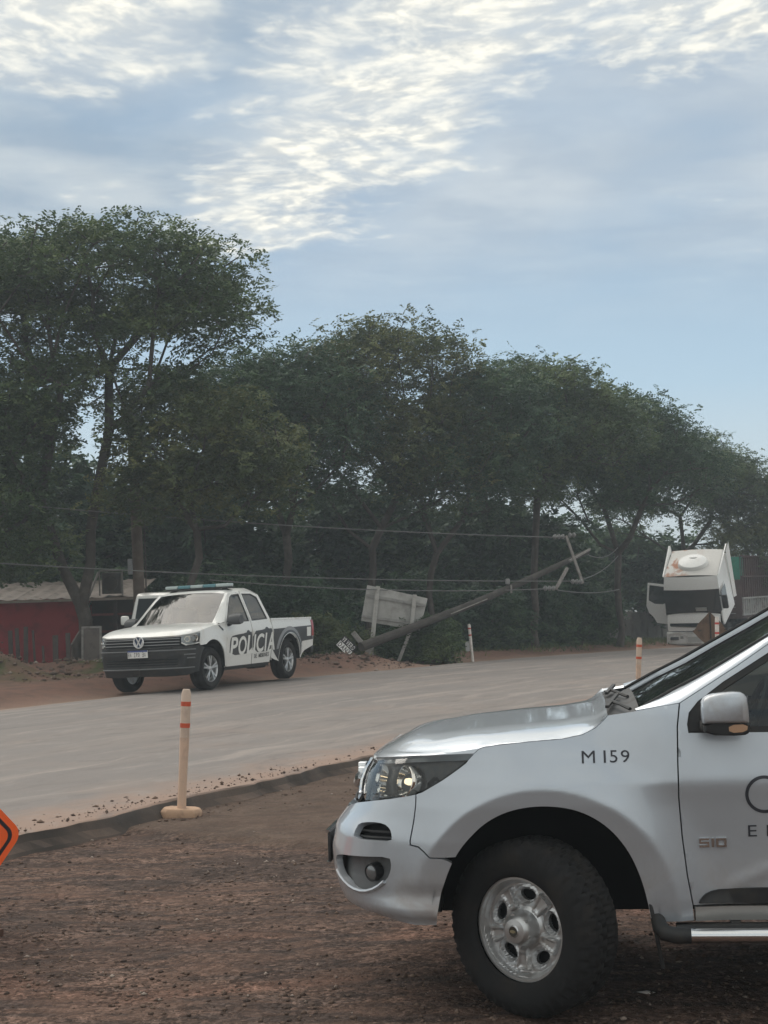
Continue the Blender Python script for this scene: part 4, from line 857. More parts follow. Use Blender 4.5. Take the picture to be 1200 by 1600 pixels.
MB().box((-1.35,0,.55),(1.8,1.7,.05)).build('cabin_floor',INTER,PK); MB().prism([(-.32,1.13),(-.55,1.16),(-.75,1.08),(-.7,.7),(-.35,.7)],-.78,.78).build('dashboard',INTER,PK)
for yy in (.4,-.4): MB().box((-1.45,yy,1.1),(.16,.5,.75)).build('seat_back',SEATM,PK,bevel=.05)
MB().box((-2.2,0,.95),(.25,1.4,.8)).build('rear_seat',SEATM,PK,bevel=.05)
# ---------------------------------------------------------------- white van half hidden behind the police pickup
VN=empty('white_van',(-5.40,37.6,float(ground_z(-5.40,37.6))),rot=(0,0,-math.pi/2+math.radians(6)))
tag(VN,'white van parked behind the police pickup, mostly hidden','van')
VP=[(.95,.35),(1.0,.75),(.86,.98),(.42,1.12),(-.10,1.72),(-.30,1.82),(-2.6,1.86),(-2.8,1.7),(-2.85,.4)]
vs=[]
for yy,f in ((-.84,.97),(-.80,1.),(.80,1.),(.84,.97)): vs.append([(x,yy*(1. if z<1.1 else 1-.14*(z-1.1)/.7),.35+(z-.35)*f) for x,z in VP])
MB().loft(vs).build('body',WHITE,VN,smooth=True,bevel=.04,sharp=45)
MB().loft([[(.42+.02,v*.74,1.13) for v in (-1,-.5,0,.5,1)],[(-.10+.02,v*.66,1.70) for v in (-1,-.5,0,.5,1)]],closed=False,caps=False).build('windscreen',mat('van_glass',(.03,.035,.04),.08,coat=.5),VN)
for s_ in (1,-1):
    MB().add([(x,(.84*(1-.14*(z-1.1)/.7)+.012)*s_,z) for x,z in ((.22,1.15),(-.12,1.62),(-.95,1.66),(-.95,1.15))],[(0,1,2,3)]).build('door_glass',MATS['van_glass'],VN)
    MB().box((.25,.98*s_,1.18),(.12,.20,.22)).build('mirror',WHITE,VN,bevel=.04); MB().bar((.25,.80*s_,1.12),(.25,.92*s_,1.15),.05).build('mirror_arm',BLACK,VN)
    for xx in (0.05,-2.2): MB().lathe([(.001,.09),(.18,.09),(.30,.08),(.31,-.09),(.001,-.09)],20,'y',(xx,.72*s_,.31)).build('wheel',RUBBER,VN)
    MB().box((.93,.55*s_,.80),(.10,.36,.16)).build('headlight',LENS,VN,bevel=.03)
MB().box((.985,0,.62),(.06,.9,.12)).build('grille',BLACK,VN)
# ---------------------------------------------------------------- articulated lorry with its cab tipped forward
sT,dT=50.,4.9; TX,TY=12.08,60.3; TZ=float(zr(sd_(TX,TY)[0]))
LR=empty('lorry_tractor',(TX,TY,TZ-.06),rot=(0,0,-math.pi/2-math.radians(27))); LR.scale=(.92,.96,.90)
tag(LR,'white lorry tractor with cab tipped forward and its door hanging open','lorry')
LW=dirty('lorry_white',(.84,.84,.83),(.72,.69,.66),.35,2.,coat=.4,lo=.5,hi=.9)
rm_,t,b=nmat('roof_white_rust',.5); g_=t.new('ShaderNodeTexCoord').outputs['Object']; nn=t.noise(g_,1.6,5,.6,.6); sx=t.new('ShaderNodeSeparateXYZ'); t.put(sx.inputs[0],g_)
t.put(b.inputs['Base Color'],t.mix(t.math('MULTIPLY',t.ss(nn,.44,.60),t.ss(sx.outputs[1],.5,-.8)),(.70,.68,.65,1),(.42,.16,.07,1)))
CT=empty('cab',(-.25,0,.95),LR,rot=(0,math.radians(25),0))   # hinge at the front axle frame
def ct(p): return (p[0]+.25,p[1],p[2]-.95)
prof=[(-2.0,1.05),(-.05,1.05),(.06,1.30),(.05,1.72),(-.16,2.72),(-.38,3.22),(-2.0,3.72)]
side_w=lambda z: 1.18 if z<2.0 else 1.18-.10*(z-2.0)/1.5
inner=[(x*.985-.01,z*.985+.02) for x,z in prof]
# shell pieces
for s_ in (1,-1):
    ys=lambda z: s_*side_w(z)
    lower=[(-2.0,1.05),(-1.15,1.05),(-1.12,1.75),(-1.0,2.62),(-.20,2.66),(-.38,3.22),(-2.0,3.72)] if s_<0 else [(-2.0,1.05),(-.05,1.05),(.06,1.30),(.05,1.72),(-.12,1.72),(-.26,2.60),(-1.0,2.62),(-1.05,1.75),(-1.12,1.75),(-1.0,2.66),(-.20,2.68),(-.38,3.22),(-2.0,3.72)]
    V=[ct((x,ys(z),z)) for x,z in lower]+[ct((x,ys(z)-.05*s_,z)) for x,z in lower]; n=len(lower)
    tri=[tuple(t_) for t_ in cdt_fill(lower,[],9.)[1]]; V2=cdt_fill(lower,[],9.)[0]
    VV=[ct((x,ys(z),z)) for x,z in V2]+[ct((x,ys(z)-.05*s_,z)) for x,z in V2]; m_=len(V2)
    F=tri+[tuple(i+m_ for i in q[::-1]) for q in tri]+[(a,b_,b_+m_,a+m_) for a,b_ in bedges(tri)]
    MB().add(VV,F).build('cab_side',LW,CT)
    MB().loft([[ct((-.36,s_*1.10,3.22)),ct((-.36,s_*1.16,3.26)),ct((-.42,s_*1.12,3.30))],[ct((-2.0,s_*1.10,3.73)),ct((-2.12,s_*1.22,3.95)),ct((-2.12,s_*1.16,3.93))]]).build('roof_side_fin',LW,CT)
    MB().loft([[ct((-2.0,s_*1.16,3.66)),ct((-2.0,s_*1.18,1.4))],[ct((-2.42,s_*1.22,3.90)),ct((-2.36,s_*1.22,1.30))]],closed=False,caps=False).build('side_deflector',LW,CT)
MB().loft([[ct((x,v*(side_w(z)-.002),z+.05*(1-v*v))) for v in np.linspace(-1,1,9)] for x,z in ((-.38,3.22),(-.55,3.31),(-1.2,3.50),(-2.0,3.72))],closed=False,caps=False).build('roof',rm_,CT,smooth=True)
MB().loft([[ct((x+.07*(1-v*v),v*(side_w(z)+.004),z)) for v in np.linspace(-1,1,9)] for x,z in ((-.16,2.70),(-.24,2.95),(-.38,3.225))],closed=False,caps=False).build('roof_fascia',LW,CT,smooth=True)
MB().loft([[ct((x+.06*(1-v*v),v*1.14,z)) for v in np.linspace(-1,1,9)] for x,z in ((.05,1.72),(-.16,2.70))],closed=False,caps=False).build('windscreen',mat('lorry_glass',(.012,.015,.017),.07,coat=.6),CT,smooth=True)
MB().box(ct((-.02,0,1.66)),(.12,2.30,.16)).build('screen_scuttle',BLACK,CT); MB().box(ct((-2.0,0,2.3)),(.05,2.3,2.45)).build('cab_back',LW,CT); MB().box(ct((-1.0,0,1.04)),(1.9,2.2,.08)).build('cab_floor',BLACK,CT)
MB().box(ct((-1.0,0,1.55)),(.5,2.0,.7)).build('cab_seats',INTER,CT)
MB().box(ct((.085,.35,1.86)),(.02,.45,.16)).build('screen_papers',mat('paper_grey',(.32,.32,.31),.8),CT)
MB().box(ct((.03,-.35,1.86)),(.02,.30,.12)).build('screen_papers',MATS['paper_grey'],CT)
hatch=MB().loft([[ct((-1.05+.45*math.cos(a)*k,.62*math.sin(a)*k,3.47+.30*.45*-math.cos(a)*k+h_)) for a in np.linspace(0,2*math.pi,25)[:-1]] for k,h_ in ((1.02,.0),(1.,.12),(.93,.18),(.6,.20))]).build('roof_hatch',LW,CT,smooth=True,sharp=40)
MB().loft([[ct((-1.28+.10*math.cos(a),.20*math.sin(a),3.52+h_)) for a in np.linspace(0,2*math.pi,17)[:-1]] for h_ in (.12,.205)]).build('hatch_vent',DARK,hatch)
# left door closed (window dark), mirrors
MB().add([ct((x,1.19,z)) for x,z in ((-.14,1.75),(-.27,2.56),(-.98,2.58),(-1.03,1.75))],[(0,1,2,3)]).build('door_glass',MATS['lorry_glass'],CT)
MB().box(ct((.05,1.36,2.18)),(.14,.24,.62)).build('mirror',BLACK,CT,bevel=.05); MB().bar(ct((-.05,1.15,2.45)),ct((.05,1.36,2.42)),.04).build('mirror_arm',BLACK,CT)
# right door swung wide open
DR=empty('door',(-.30,-1.20,1.0),LR,rot=(0,math.radians(4),math.radians(78)))
dp=[(0,0),(-.02,.85),(-.10,1.72),(-1.05,1.78),(-1.08,.75),(-.95,.45),(-.75,.30),(-.55,0.02)]; dh=[(-.10,.92),(-.17,1.62),(-.98,1.68),(-1.0,1.0),(-.72,.86),(-.35,.86)]
V2,T2=cdt_fill(dp,[dh],9.); VV=[(x,-.04,z) for x,z in V2]+[(x,.04,z) for x,z in V2]; m_=len(V2); MB().add(VV,[tuple(q) for q in T2]+[tuple(i+m_ for i in q[::-1]) for q in T2]+[(a,b_,b_+m_,a+m_) for a,b_ in bedges(T2)]).build('door_panel',LW,DR)
MB().add([(x,0,z) for x,z in dh],[tuple(range(len(dh)))]).build('door_glass',MATS['lorry_glass'],DR)
MB().box((-.80,.10,1.48),(.22,.10,.28)).build('mirror',LW,DR,bevel=.05); MB().box((-.16,.14,1.28),(.16,.12,.50)).build('mirror',mat('mirror_pale',(.55,.56,.56),.2,.6),DR,bevel=.05)
# front: raised grille flap, bumper
gf=MB().loft([[(.28+.05*(1-v*v),v*1.10,.70) for v in np.linspace(-1,1,9)],[(.34+.05*(1-v*v),v*1.10,1.15) for v in np.linspace(-1,1,9)],[(.24+.05*(1-v*v),v*1.08,1.66) for v in np.linspace(-1,1,9)]],closed=False,caps=False).build('grille_flap',LW,LR,smooth=True)
MB().loft([[(.345+.05*(1-v*v),v*1.0,.93+.06*(1-abs(v))*-1) for v in np.linspace(-1,1,11)],[(.350+.05*(1-v*v),v*1.0,1.04) for v in np.linspace(-1,1,11)]],closed=False,caps=False).build('grille_mouth',DARK,LR)
MB().loft([[(.362+.05*(1-v*v),v*.96,.93-.055*(1-abs(v))-.02) for v in np.linspace(-1,1,11)],[(.362+.05*(1-v*v),v*.96,.93-.055*(1-abs(v))+.012) for v in np.linspace(-1,1,11)]],closed=False,caps=False).build('grille_trim',CHROME,LR)
MB().loft([[(.12+.12*(1-v**4)-q,v*1.22,z) for v in np.linspace(-1,1,13)] for z,q in ((.10,.06),(.16,0),(.60,0),(.66,.08))],closed=False,caps=False).build('bumper',dirty('lorry_bumper',(.68,.68,.67),(.46,.43,.41),.5,3),LR,smooth=True)
for s_ in (1,-1):
    MB().box((.215,.86*s_,.38),(.10,.36,.14)).build('headlight',mat('lorry_lamp',(.05,.05,.055),.15,coat=.8),LR,bevel=.03); MB().box((.215,.55*s_,.42),(.06,.14,.12)).build('fog_lamp',mat('lorry_fog',(.25,.25,.24),.3),LR,bevel=.02)
    MB().box((-.6,1.12*s_,.75),(.9,.25,.08)).build('front_step',BLACK,LR,bevel=.02)
    for xx in (-1.0,-4.4): MB().lathe([(.001,.10),(.25,.08),(.30,.15),(.46,.15),(.52,.11),(.52,-.15),(.001,-.15)],28,'y',(xx,1.0*s_,.52)).build('wheel',RUBBER,LR,smooth=True,sharp=40)
MB().box((.245,0,.34),(.03,.60,.22)).build('blank_plate',mat('plate_grey',(.42,.42,.41),.7),LR)
MB().box((-2.6,0,.75),(5.0,.9,.30)).build('chassis',DARK,LR); MB().box((-.75,0,1.15),(1.3,.9,.8)).build('engine',DARK,LR,bevel=.05)
MB().box((.02,1.25,.30),(.5,.30,.10),Matrix.Rotation(.2,3,'Z')).build('bent_corner',LW,LR,bevel=.02)
# trailer
TR=empty('grain_trailer',(0,0,0)); TR.parent=None; TR.location=LR.location; TR.rotation_euler=LR.rotation_euler; TR.scale=LR.scale
tag(TR,'dark slatted trailer with green front board behind the tipped cab','trailer')
DKM=dirty('trailer_dark',(.075,.045,.045),(.11,.075,.07),.7,4); PALE=dirty('trailer_pale',(.33,.33,.325),(.22,.20,.185),.65,5); GRN=dirty('tarp_green',(.02,.17,.12),(.03,.13,.09),.6,6)
x0,x1=-2.85,-14.5
MB().box(((x0+x1)/2,0,1.2),(x0-x1,2.45,.16)).build('bed',DKM,TR); MB().box((x0-.02,0,2.05),(.08,2.46,1.55)).build('front_board',DKM,TR)
MB().box((x0+.02,0,3.38),(.06,2.40,1.02)).build('green_board',GRN,TR,bevel=.02); MB().box((x0-.2,1.22,3.45),(.35,.06,.9)).build('green_corner',GRN,TR)
for s_ in (1,-1):
    yy=1.25*s_
    MB().box(((x0+x1)/2,yy-.05*s_,2.9),(x0-x1,.04,2.0)).build('side_sheet',DKM,TR); MB().box(((x0+x1)/2,yy-.045*s_,1.65),(x0-x1,.04,.72)).build('side_lower_sheet',PALE,TR)
    for zz,mm in ((3.92,DKM),(3.0,DKM),(2.03,PALE),(1.28,PALE)): MB().box(((x0+x1)/2,yy+.01*s_,zz),(x0-x1,.08,.07)).build('side_rail',mm,TR)
    k=0; xx=x0-.12
    while xx>x1:
        MB().box((xx,yy,2.95),(.07,.06,1.80)).build('side_post',DKM,TR); MB().box((xx,yy,1.65),(.06,.07,.66)).build('side_rib',PALE,TR); xx-=.40
    for xx in (-9.5,-10.8,-12.1): MB().lathe([(.001,.10),(.30,.12),(.52,.12),(.52,-.12),(.001,-.12)],24,'y',(xx,.95*s_,.52)).build('wheel',RUBBER,TR)
for k in range(4): MB().box((x0+.06,.75,1.35+k*.28),(.03,.42,.03)).build('ladder_rung',PALE,TR)
# ---------------------------------------------------------------- posts, signs, fallen pole and wires
PEACH=dirty('peach_plastic',(.62,.44,.33),(.50,.36,.28),.6,9); PALEP=dirty('pale_plastic',(.60,.47,.38),(.48,.37,.30),.6,8); ORB=dirty('orange_band',(.58,.10,.045),(.45,.10,.06),.6,20); CONC=dirty('cast_base',(.46,.30,.20),(.33,.22,.155),.85,14,bump=.4); WPOST=dirty('white_post',(.70,.66,.62),(.52,.47,.43),.6,9); REDB=mat('red_band',(.50,.06,.05),.5)
def bollard(x,y,z,h,label,lean=(0,0),white=False,base=True,rz=0.):
    o=empty('delineator_post',(x,y,z),rot=(lean[0],lean[1],rz)); tag(o,label,'bollard','delineator posts along the road')
    pm=WPOST if white else PEACH
    if base:
        pts=[(.17*sx_*kx,.125*sy_*ky) for sx_,sy_,kx,ky in ((-1,-1,1,.55),(-1,-1,.7,1),(1,-1,.7,1),(1,-1,1,.55),(1,1,1,.55),(1,1,.7,1),(-1,1,.7,1),(-1,1,1,.55))]; MB().loft([[(px_*k,py_*k,zz) for px_,py_ in pts] for zz,k in ((-.02,1.0),(.045,.98),(.072,.86))]).build('base',CONC,o,bevel=.008)
    b0=.06 if base else -.05
    n=10; prof=[(b0,.036),(h*.30,.034),(h*.62,.038),(h*.80,.039),(h*.965,.039),(h,.028)]
    MB().loft([[(r*math.cos(2*math.pi*k/n)*1.05,r*math.sin(2*math.pi*k/n)*.85,zz) for k in range(n)] for zz,r in prof[:3]]).build('post',pm,o,smooth=True,sharp=50)
    MB().loft([[(r*math.cos(2*math.pi*k/n)*1.05,r*math.sin(2*math.pi*k/n)*.85,zz) for k in range(n)] for zz,r in prof[2:]]).build('post_head',WPOST if white else PALEP,o,smooth=True,sharp=50)
    for zz in (.885*h,.715*h):
        MB().loft([[(.0405*math.cos(2*math.pi*k/n)*1.05,.0405*math.sin(2*math.pi*k/n)*.85,z_) for k in range(n)] for z_ in (zz-.018*h,zz+.018*h)]).build('band',REDB if white else ORB,o,smooth=True,sharp=50)
    return o
bollard(-1.775,12.96,float(ground_z(-1.775,12.96)),1.06,'peach plastic delineator post with orange bands at the broken road edge',lean=(0,math.radians(3.8)))
x,y=rp(13.3,-.22); bollard(x,y,float(ground_z(x,y))-.02,1.05,'delineator post rising behind the bonnet of the silver pickup',lean=(0,math.radians(4)))
x,y=6.38,30.; bollard(x,y,float(zr(sd_(x,y)[0]))+.01,1.10,'delineator post in front of the brown diamond sign',lean=(0,math.radians(2)),white=True)
b2=bollard(2.25,41.2,float(zr(sd_(2.25,41.2)[0]))-.05,1.05,'white delineator post with red bands on the far road edge',lean=(0,math.radians(-4)),white=True,base=False)
MB().box((-.10,-.03,.46),(.11,.03,.26)).build('reflector_plate',dirty('plate_pale_grey',(.42,.42,.42),(.3,.29,.28),.6,9),b2)
# orange work sign at the left edge
OS=empty('road_work_sign',(-2.43,8.62,0.),rot=(0,0,math.radians(52))); tag(OS,'orange diamond road work sign with black border at the left edge','sign')
FO=mat('fluorescent_orange',(.95,.13,.02),.55); BL=mat('sign_black',(.02,.015,.02),.6)
def diamond(hw,r=.07):
    out=[]
    for k in range(4):
        a=math.radians(90*k); c=(math.cos(a)*(hw-r*1.414),math.sin(a)*(hw-r*1.414)); out+= [(c[0]+r*math.cos(a+q),c[1]+r*math.sin(a+q)) for q in np.linspace(-math.pi/4,math.pi/4,7)]
    return out
zc_=.525; dm=diamond(.45)
MB().prism([(px_,zc_+pz_) for px_,pz_ in dm],-.006,.006).build('board',FO,OS)
for sd2,yy in ((-1,-.0075),(1,.0075)):
    A=diamond(.395,.055); B=diamond(.362,.045); n=len(A)
    if sd2<0: MB().add([(px_,yy,zc_+pz_) for px_,pz_ in A]+[(px_,yy,zc_+pz_) for px_,pz_ in B],[(k,(k+1)%n,n+(k+1)%n,n+k) for k in range(n)]).build('border',BL,OS)
for q in (-.16,.16): MB().bar((q,.02,.75),(q,.45,.0),.025).build('rear_leg',BL,OS); MB().bar((q*1.0,.012,.8),(q,.012,.0),.025).build('front_leg',BL,OS)
MB().box((.16,.0,.02),(.06,.30,.04)).build('foot',mat('rust_brown',(.09,.045,.03),.8),OS)
# brown back of a folding diamond sign
x,y=6.49,31.; DS=empty('folding_sign',(x,y,float(zr(sd_(x,y)[0]))+.01),rot=(0,0,math.radians(10))); tag(DS,'brown back of a fabric diamond sign standing in front of the lorry','sign')
BRN=dirty('fabric_brown',(.13,.085,.06),(.08,.055,.042),.9,5); dm=[(0,.38),(.37,0),(0,-.38),(-.37,0)]
dn=dens(dm,.06); V2,T2=cdt_fill(dn,[],.05); VV=[(p[0],.02*math.sin(p[0]*22)+.05*abs(p[0]),0.83+p[1]-.06*abs(p[0])*(p[1]<.1)) for p in V2]
MB().add(VV+[(a,b_+.008,c) for a,b_,c in VV],[tuple(t_) for t_ in T2]+[tuple(i+len(VV) for i in t_[::-1]) for t_ in T2]+[(a,b_,b_+len(VV),a+len(VV)) for a,b_ in bedges(T2)]).build('fabric',BRN,DS,smooth=True,sharp=60)
MB().bar((0,-.015,.36),(0,-.015,1.21),.02).build('rib',BLACK,DS); MB().bar((-.36,.03,0.83),(.36,.03,0.83),.016).build('cross_rib',BLACK,DS)
for q in (-.25,.25): MB().bar((0,.02,.36),(q,.2,0.),.022).bar((0,.02,.36),(q,-.2,0.),.022).build('leg',BLACK,DS)
# broken utility pole lying across
WOOD=dirty('weathered_wood',(.050,.044,.040),(.085,.076,.068),.9,3,bump=.5,bscale=40); PALEW=dirty('bleached_wood',(.26,.245,.23),(.17,.155,.145),.85,8); PORC=mat('porcelain',(.22,.22,.215),.35)
a=np.array([-.62,38.9,.52]); b_=np.array([5.74,43.6,2.83]); dv=b_-a
FP=empty('fallen_utility_pole',tuple(a)); tag(FP,'broken utility pole leaning right from the verge with its crossarms hanging','utility pole')
lc=lambda p: tuple(np.asarray(p)-a)
MB().tube([lc(a-dv*.01)]+[lc(a+dv*t_+np.array([0,0,-.10*math.sin(t_*math.pi)])) for t_ in np.linspace(0,1,12)],[.125]+[.12-.05*t_ for t_ in np.linspace(0,1,12)],10).build('shaft',WOOD,FP,smooth=True)
MB().bar(lc(a+dv*.36+[0,-.13,-.12]),lc(a+dv*.52+[0,-.12,-.13]),.05,.02).build('split',PALEW,FP)
MB().bar(lc((5.05,42.80,3.27)),lc((5.48,42.90,1.93)),.07,.07).build('crossarm',PALEW,FP); MB().bar(lc((5.03,42.60,2.37)),lc((4.65,42.30,1.79)),.07,.07).build('crossarm',PALEW,FP)
MB().bar(lc((5.15,43.00,2.57)),lc((5.80,43.60,2.89)),.07,.05).build('top_brace',PALEW,FP)
def insul(p,d,n=3):
    d=np.array(d)/np.linalg.norm(d)
    for k in range(n):
        c=np.array(p)+d*(.06+.13*k); R=Vector(d).to_track_quat('Z','Y').to_matrix().to_4x4()
        o=MB().lathe([(.02,-.05),(.07,-.03),(.075,.0),(.035,.02),(.02,.06)],10).build('insulator',PORC,FP,smooth=True); o.matrix_local=Matrix.Translation(Vector(lc(c)))@R
insul((5.00,42.80,3.25),(-1,-.5,.0)); insul((5.12,42.80,3.28),(1,.5,.05),2); insul((5.45,42.80,1.98),(-1,-.5,.03)); insul((4.63,42.30,1.82),(-1,-.5,.02))
MB().box(lc(a+dv*.615+[0,-.10,.10]),(.12,.12,.16)).build('bracket',PORC,FP,bevel=.03); MB().box(lc(a+dv*.63+[0,-.12,-.14]),(.05,.05,.22)).build('bracket_tail',PALEW,FP)
ST=empty('snapped_pole_stub',(-.50,39.7,.25)); tag(ST,'bleached snapped timber stub leaning beside the hand painted board','timber')
MB().bar((-.40,0,.60),(.12,0,-.08),.15,.13).build('timber',PALEW,ST,bevel=.02)
# wires
WIRE=mat('cable_grey',(.14,.14,.14),.6)
def wire(label,P,Q,sag,r=.014,n=22):
    P=np.array(P);Q=np.array(Q); pts=[P+(Q-P)*t_+np.array([0,0,-4*sag*t_*(1-t_)]) for t_ in np.linspace(0,1,n)]
    o=MB().tube([tuple(p-P) for p in pts],r,5).build('overhead_wire',WIRE,None,smooth=True); o.location=tuple(P); tag(o,label,'wire','overhead wires sagging to the fallen pole'); return o
wire('uppermost overhead wire sagging past the trees to the fallen pole',(-16.5,34.6,5.25),(4.75,42.65,3.23),.28)
wire('middle overhead wire crossing above the police pickup',(-14.2,34.4,3.35),(5.15,42.60,2.00),.22)
wire('lowest overhead wire running low behind the tilted signboard',(-4.4,38.4,2.30),(4.30,42.10,1.81),.14)
wire('short wire from the pole top into the dark tree',(5.75,43.70,2.75),(8.36,55.25,3.2),.2); wire('slack wire rising right from the hanging crossarm',(5.50,42.90,2.05),(8.36,55.25,2.9),.12); wire('low wire running right from the lower insulators',(4.70,42.30,1.77),(8.36,55.25,1.7),.1)
# tilted signboard seen from behind
SB=empty('tilted_signboard',(0.,40.3,.15)); tag(SB,'pale grey signboard seen from behind, tilted on two posts','signboard')
BK=dirty('board_back',(.40,.395,.38),(.29,.28,.265),.75,3); cor=[(-.50,2.06),(1.07,1.66),(.84,.83),(-.69,1.13)]
MB().prism([(x_,z_-.15) for x_,z_ in cor],-.02,.02).build('board',BK,SB,bevel=.008)
def bl(u_,v_): c=np.array(cor); return (c[0]*(1-u_)+c[1]*u_)*(1-v_)+(c[3]*(1-u_)+c[2]*u_)*v_
for v_ in (.28,.86): p,q=bl(.01,v_),bl(.99,v_-.05); MB().bar((p[0],-.045,p[1]-.15),(q[0],-.045,q[1]-.15),.05,.07).build('rail',dirty('rail_grey',(.30,.295,.285),(.22,.21,.2),.8,6),SB)
PG=dirty('post_pale',(.42,.41,.39),(.31,.30,.28),.8,6)
MB().bar((-.22,-.10,1.87),(-.47,-.06,.0),.115,.09,(0,1,0)).build('post',PG,SB); MB().bar((.74,-.10,1.62),(.62,-.10,.72),.10,.09,(0,1,0)).build('post',PG,SB); MB().bar((.62,-.10,.74),(.24,-.02,-.15),.085,.08,(0,1,0)).build('post_lower',PG,SB)
# hand painted little board
HP=empty('painted_board',(-1.06,39.2,.22)); tag(HP,'small black hand painted board with white letters lying in the rubble','sign')
R_=Matrix.Rotation(math.radians(48),3,'Y'); ang=math.radians(-48)
o=MB().box((0,0,0),(.44,.03,.34)).build('board',BL,HP); o.rotation_euler=(math.radians(-10),math.radians(46),0); o.location=(0,0,.30)
MB().box((0,-.018,-.085),(.42,.006,.155)).build('white_band',DECW,o); 
for k,ch in enumerate('VIVERO'): place_text('painted_glyph',ch,lambda x,y,k=k:np.stack([-.20+k*.067+x,x*0-.019,.02+y],-1),DECW,HP,w=.052 if ch!='I' else .02,h=.12,bold=.01).parent=o
for k,ch in enumerate('DANY'): place_text('painted_glyph',ch,lambda x,y,k=k:np.stack([-.19+k*.10+x,x*0-.0235,-.15+y],-1),BL,HP,w=.085,h=.13,bold=.02).parent=o
# standing pole by the house
SPX,SPY=-6.45,40.2; sz=float(ground_z(SPX,SPY)); UP=empty('standing_utility_pole',(SPX,SPY,sz)); tag(UP,'upright brown wooden utility pole beside the red house','utility pole')
MB().tube([(.0,0,-.2),(-.03,0,3.),(-.12,0,6.5)],[.16,.145,.12],12).build('shaft',dirty('pole_brown',(.10,.075,.06),(.15,.12,.10),.9,4,bump=.4),UP,smooth=True)
MB().tube([(.17,.05,.0),(.16,.05,3.),(.08,.05,6.)],.02,6).build('conduit',WOOD,UP,smooth=True)
MB().box((-.22,-.05,2.55),(.13,.13,.40)).build('meter_box',dirty('meter_grey',(.25,.26,.27),(.18,.18,.18),.6,7),UP,bevel=.02)
MB().bar((-.6,0,5.9),(.5,0,5.9),.09).build('crossarm',WOOD,UP)
# ---------------------------------------------------------------- red house, fence, wall
HZ=.05; HO=empty('red_house',(-10.6,41.0,HZ)); tag(HO,'low red house with a tin roof behind the trees on the left','house')
REDW=dirty('red_limewash',(.26,.030,.036),(.17,.028,.032),.85,2.2,bump=.3); TIN=dirty('tin_roof',(.165,.135,.115),(.10,.085,.072),.75,2.5); DKW=dirty('porch_dark',(.035,.024,.024),(.06,.03,.03),.9,4)
MB().box((-1.4,0,.93),(7.8,.16,2.0)).build('wall',REDW,HO); MB().box((-1.4,3.0,1.05),(7.8,.16,2.2)).build('rear_wall',REDW,HO); MB().box((-5.3,1.5,1.0),(.16,3.,2.2)).build('end_wall',REDW,HO)
MB().box((3.35,1.3,.93),(1.7,.10,2.0)).build('porch_wall',DKW,HO); MB().box((-.9,-.085,.72),(.5,.02,.8)).build('shutter',dirty('shutter_maroon',(.12,.018,.022),(.09,.02,.02),.8,5),HO)
for k in range(12):
    xx=-5.6+k*.80; V=[];n=9
    for yy,zz in ((-.35,1.90),(3.2,2.40)):
        for j in range(n): V.append((xx+j*.80/(n-1),yy,zz+.02*math.cos(j/(n-1)*4*math.pi)+(.006 if k%2 else 0)))
    MB().add(V,[(j,j+1,n+j+1,n+j) for j in range(n-1)]).add([(a_,b2_,c_-.012) for a_,b2_,c_ in V],[(n+j,n+j+1,j+1,j) for j in range(n-1)]).build('roof_sheet',TIN,HO,smooth=True)
MB().bar((-5.6,-.36,1.86),(4.0,-.36,1.86),.04,.07).build('eave_board',dirty('eave_pale',(.28,.23,.20),(.2,.165,.14),.8,4),HO)
for xx in (2.55,3.4,4.15): MB().bar((xx,-.2,-.1),(xx,-.2,1.9),.09).build('porch_post',DKW,HO)
for zz in (.55,1.0,1.45): MB().bar((2.55,-.18,zz),(4.15,-.18,zz),.03,.06).build('porch_rail',dirty('rail_red',(.13,.03,.03),(.08,.025,.025),.8,6),HO)
AC=empty('rooftop_cooler',(-7.25,40.75,2.0)); tag(AC,'old cooler unit in a metal frame on the tin roof edge','cooler')
MB().box((0,0,.32),(.50,.42,.56)).build('cabinet',dirty('cooler_dark',(.06,.058,.055),(.10,.09,.085),.7,6),AC,bevel=.02); MB().lathe([(.19,-.02),(.20,.0),(.17,.01)],20,'y',(-.02,-.22,.32)).build('fan_ring',WOOD,AC)
for q in (-.30,.30): MB().bar((q,-.25,.0),(q,-.25,.66),.035).build('frame_leg',PALEW,AC)
MB().bar((-.30,-.25,.65),(.30,-.25,.65),.035).build('frame_top',PALEW,AC); MB().bar((-.32,-.27,.62),(-.55,-.4,.0),.05).build('frame_strut',PALEW,AC)
pk=-1; LBS=['leftmost grey fence stake before the red house','second grey fence stake from the left','tallest grey fence stake before the red house','thin grey fence stake right of the tallest one','broad grey fence stake left of the tree trunk','grey fence stake beside the old door','shortest grey fence stake before the red house']
for px_,h_,w_ in ((-9.2,1.0,.10),(-9.02,1.05,.09),(-8.85,1.08,.10),(-8.62,.98,.05),(-8.12,.85,.13),(-7.80,.90,.11),(-8.4,.60,.05)):
    pk+=1; zz=float(ground_z(px_,37.6)); o=MB().box((0,0,h_/2-.05),(w_,.05,h_+.1)).build('fence_stake',dirty('stake_grey',(.075,.062,.056),(.05,.042,.038),.9,6),None); o.location=(px_,37.6,zz); o.rotation_euler=(0,math.radians(random.uniform(-3,3)),0)
    tag(o,LBS[pk],'fence stake','stakes of the fence before the red house')
DP=empty('old_door',(-7.36,38.2,float(ground_z(-7.36,38.2))),rot=(math.radians(-6),0,0)); tag(DP,'old framed door panel propped between tree trunk and pickup','door')
MB().box((0,0,.48),(.44,.03,.98)).build('panel',dirty('door_grey',(.13,.11,.10),(.08,.07,.065),.85,4),DP)
for q in (-.225,.225): MB().box((q,-.01,.5),(.05,.05,1.04)).build('stile',PALEW,DP)
MB().box((0,-.01,1.0),(.45,.05,.05)).build('top_rail',PALEW,DP)
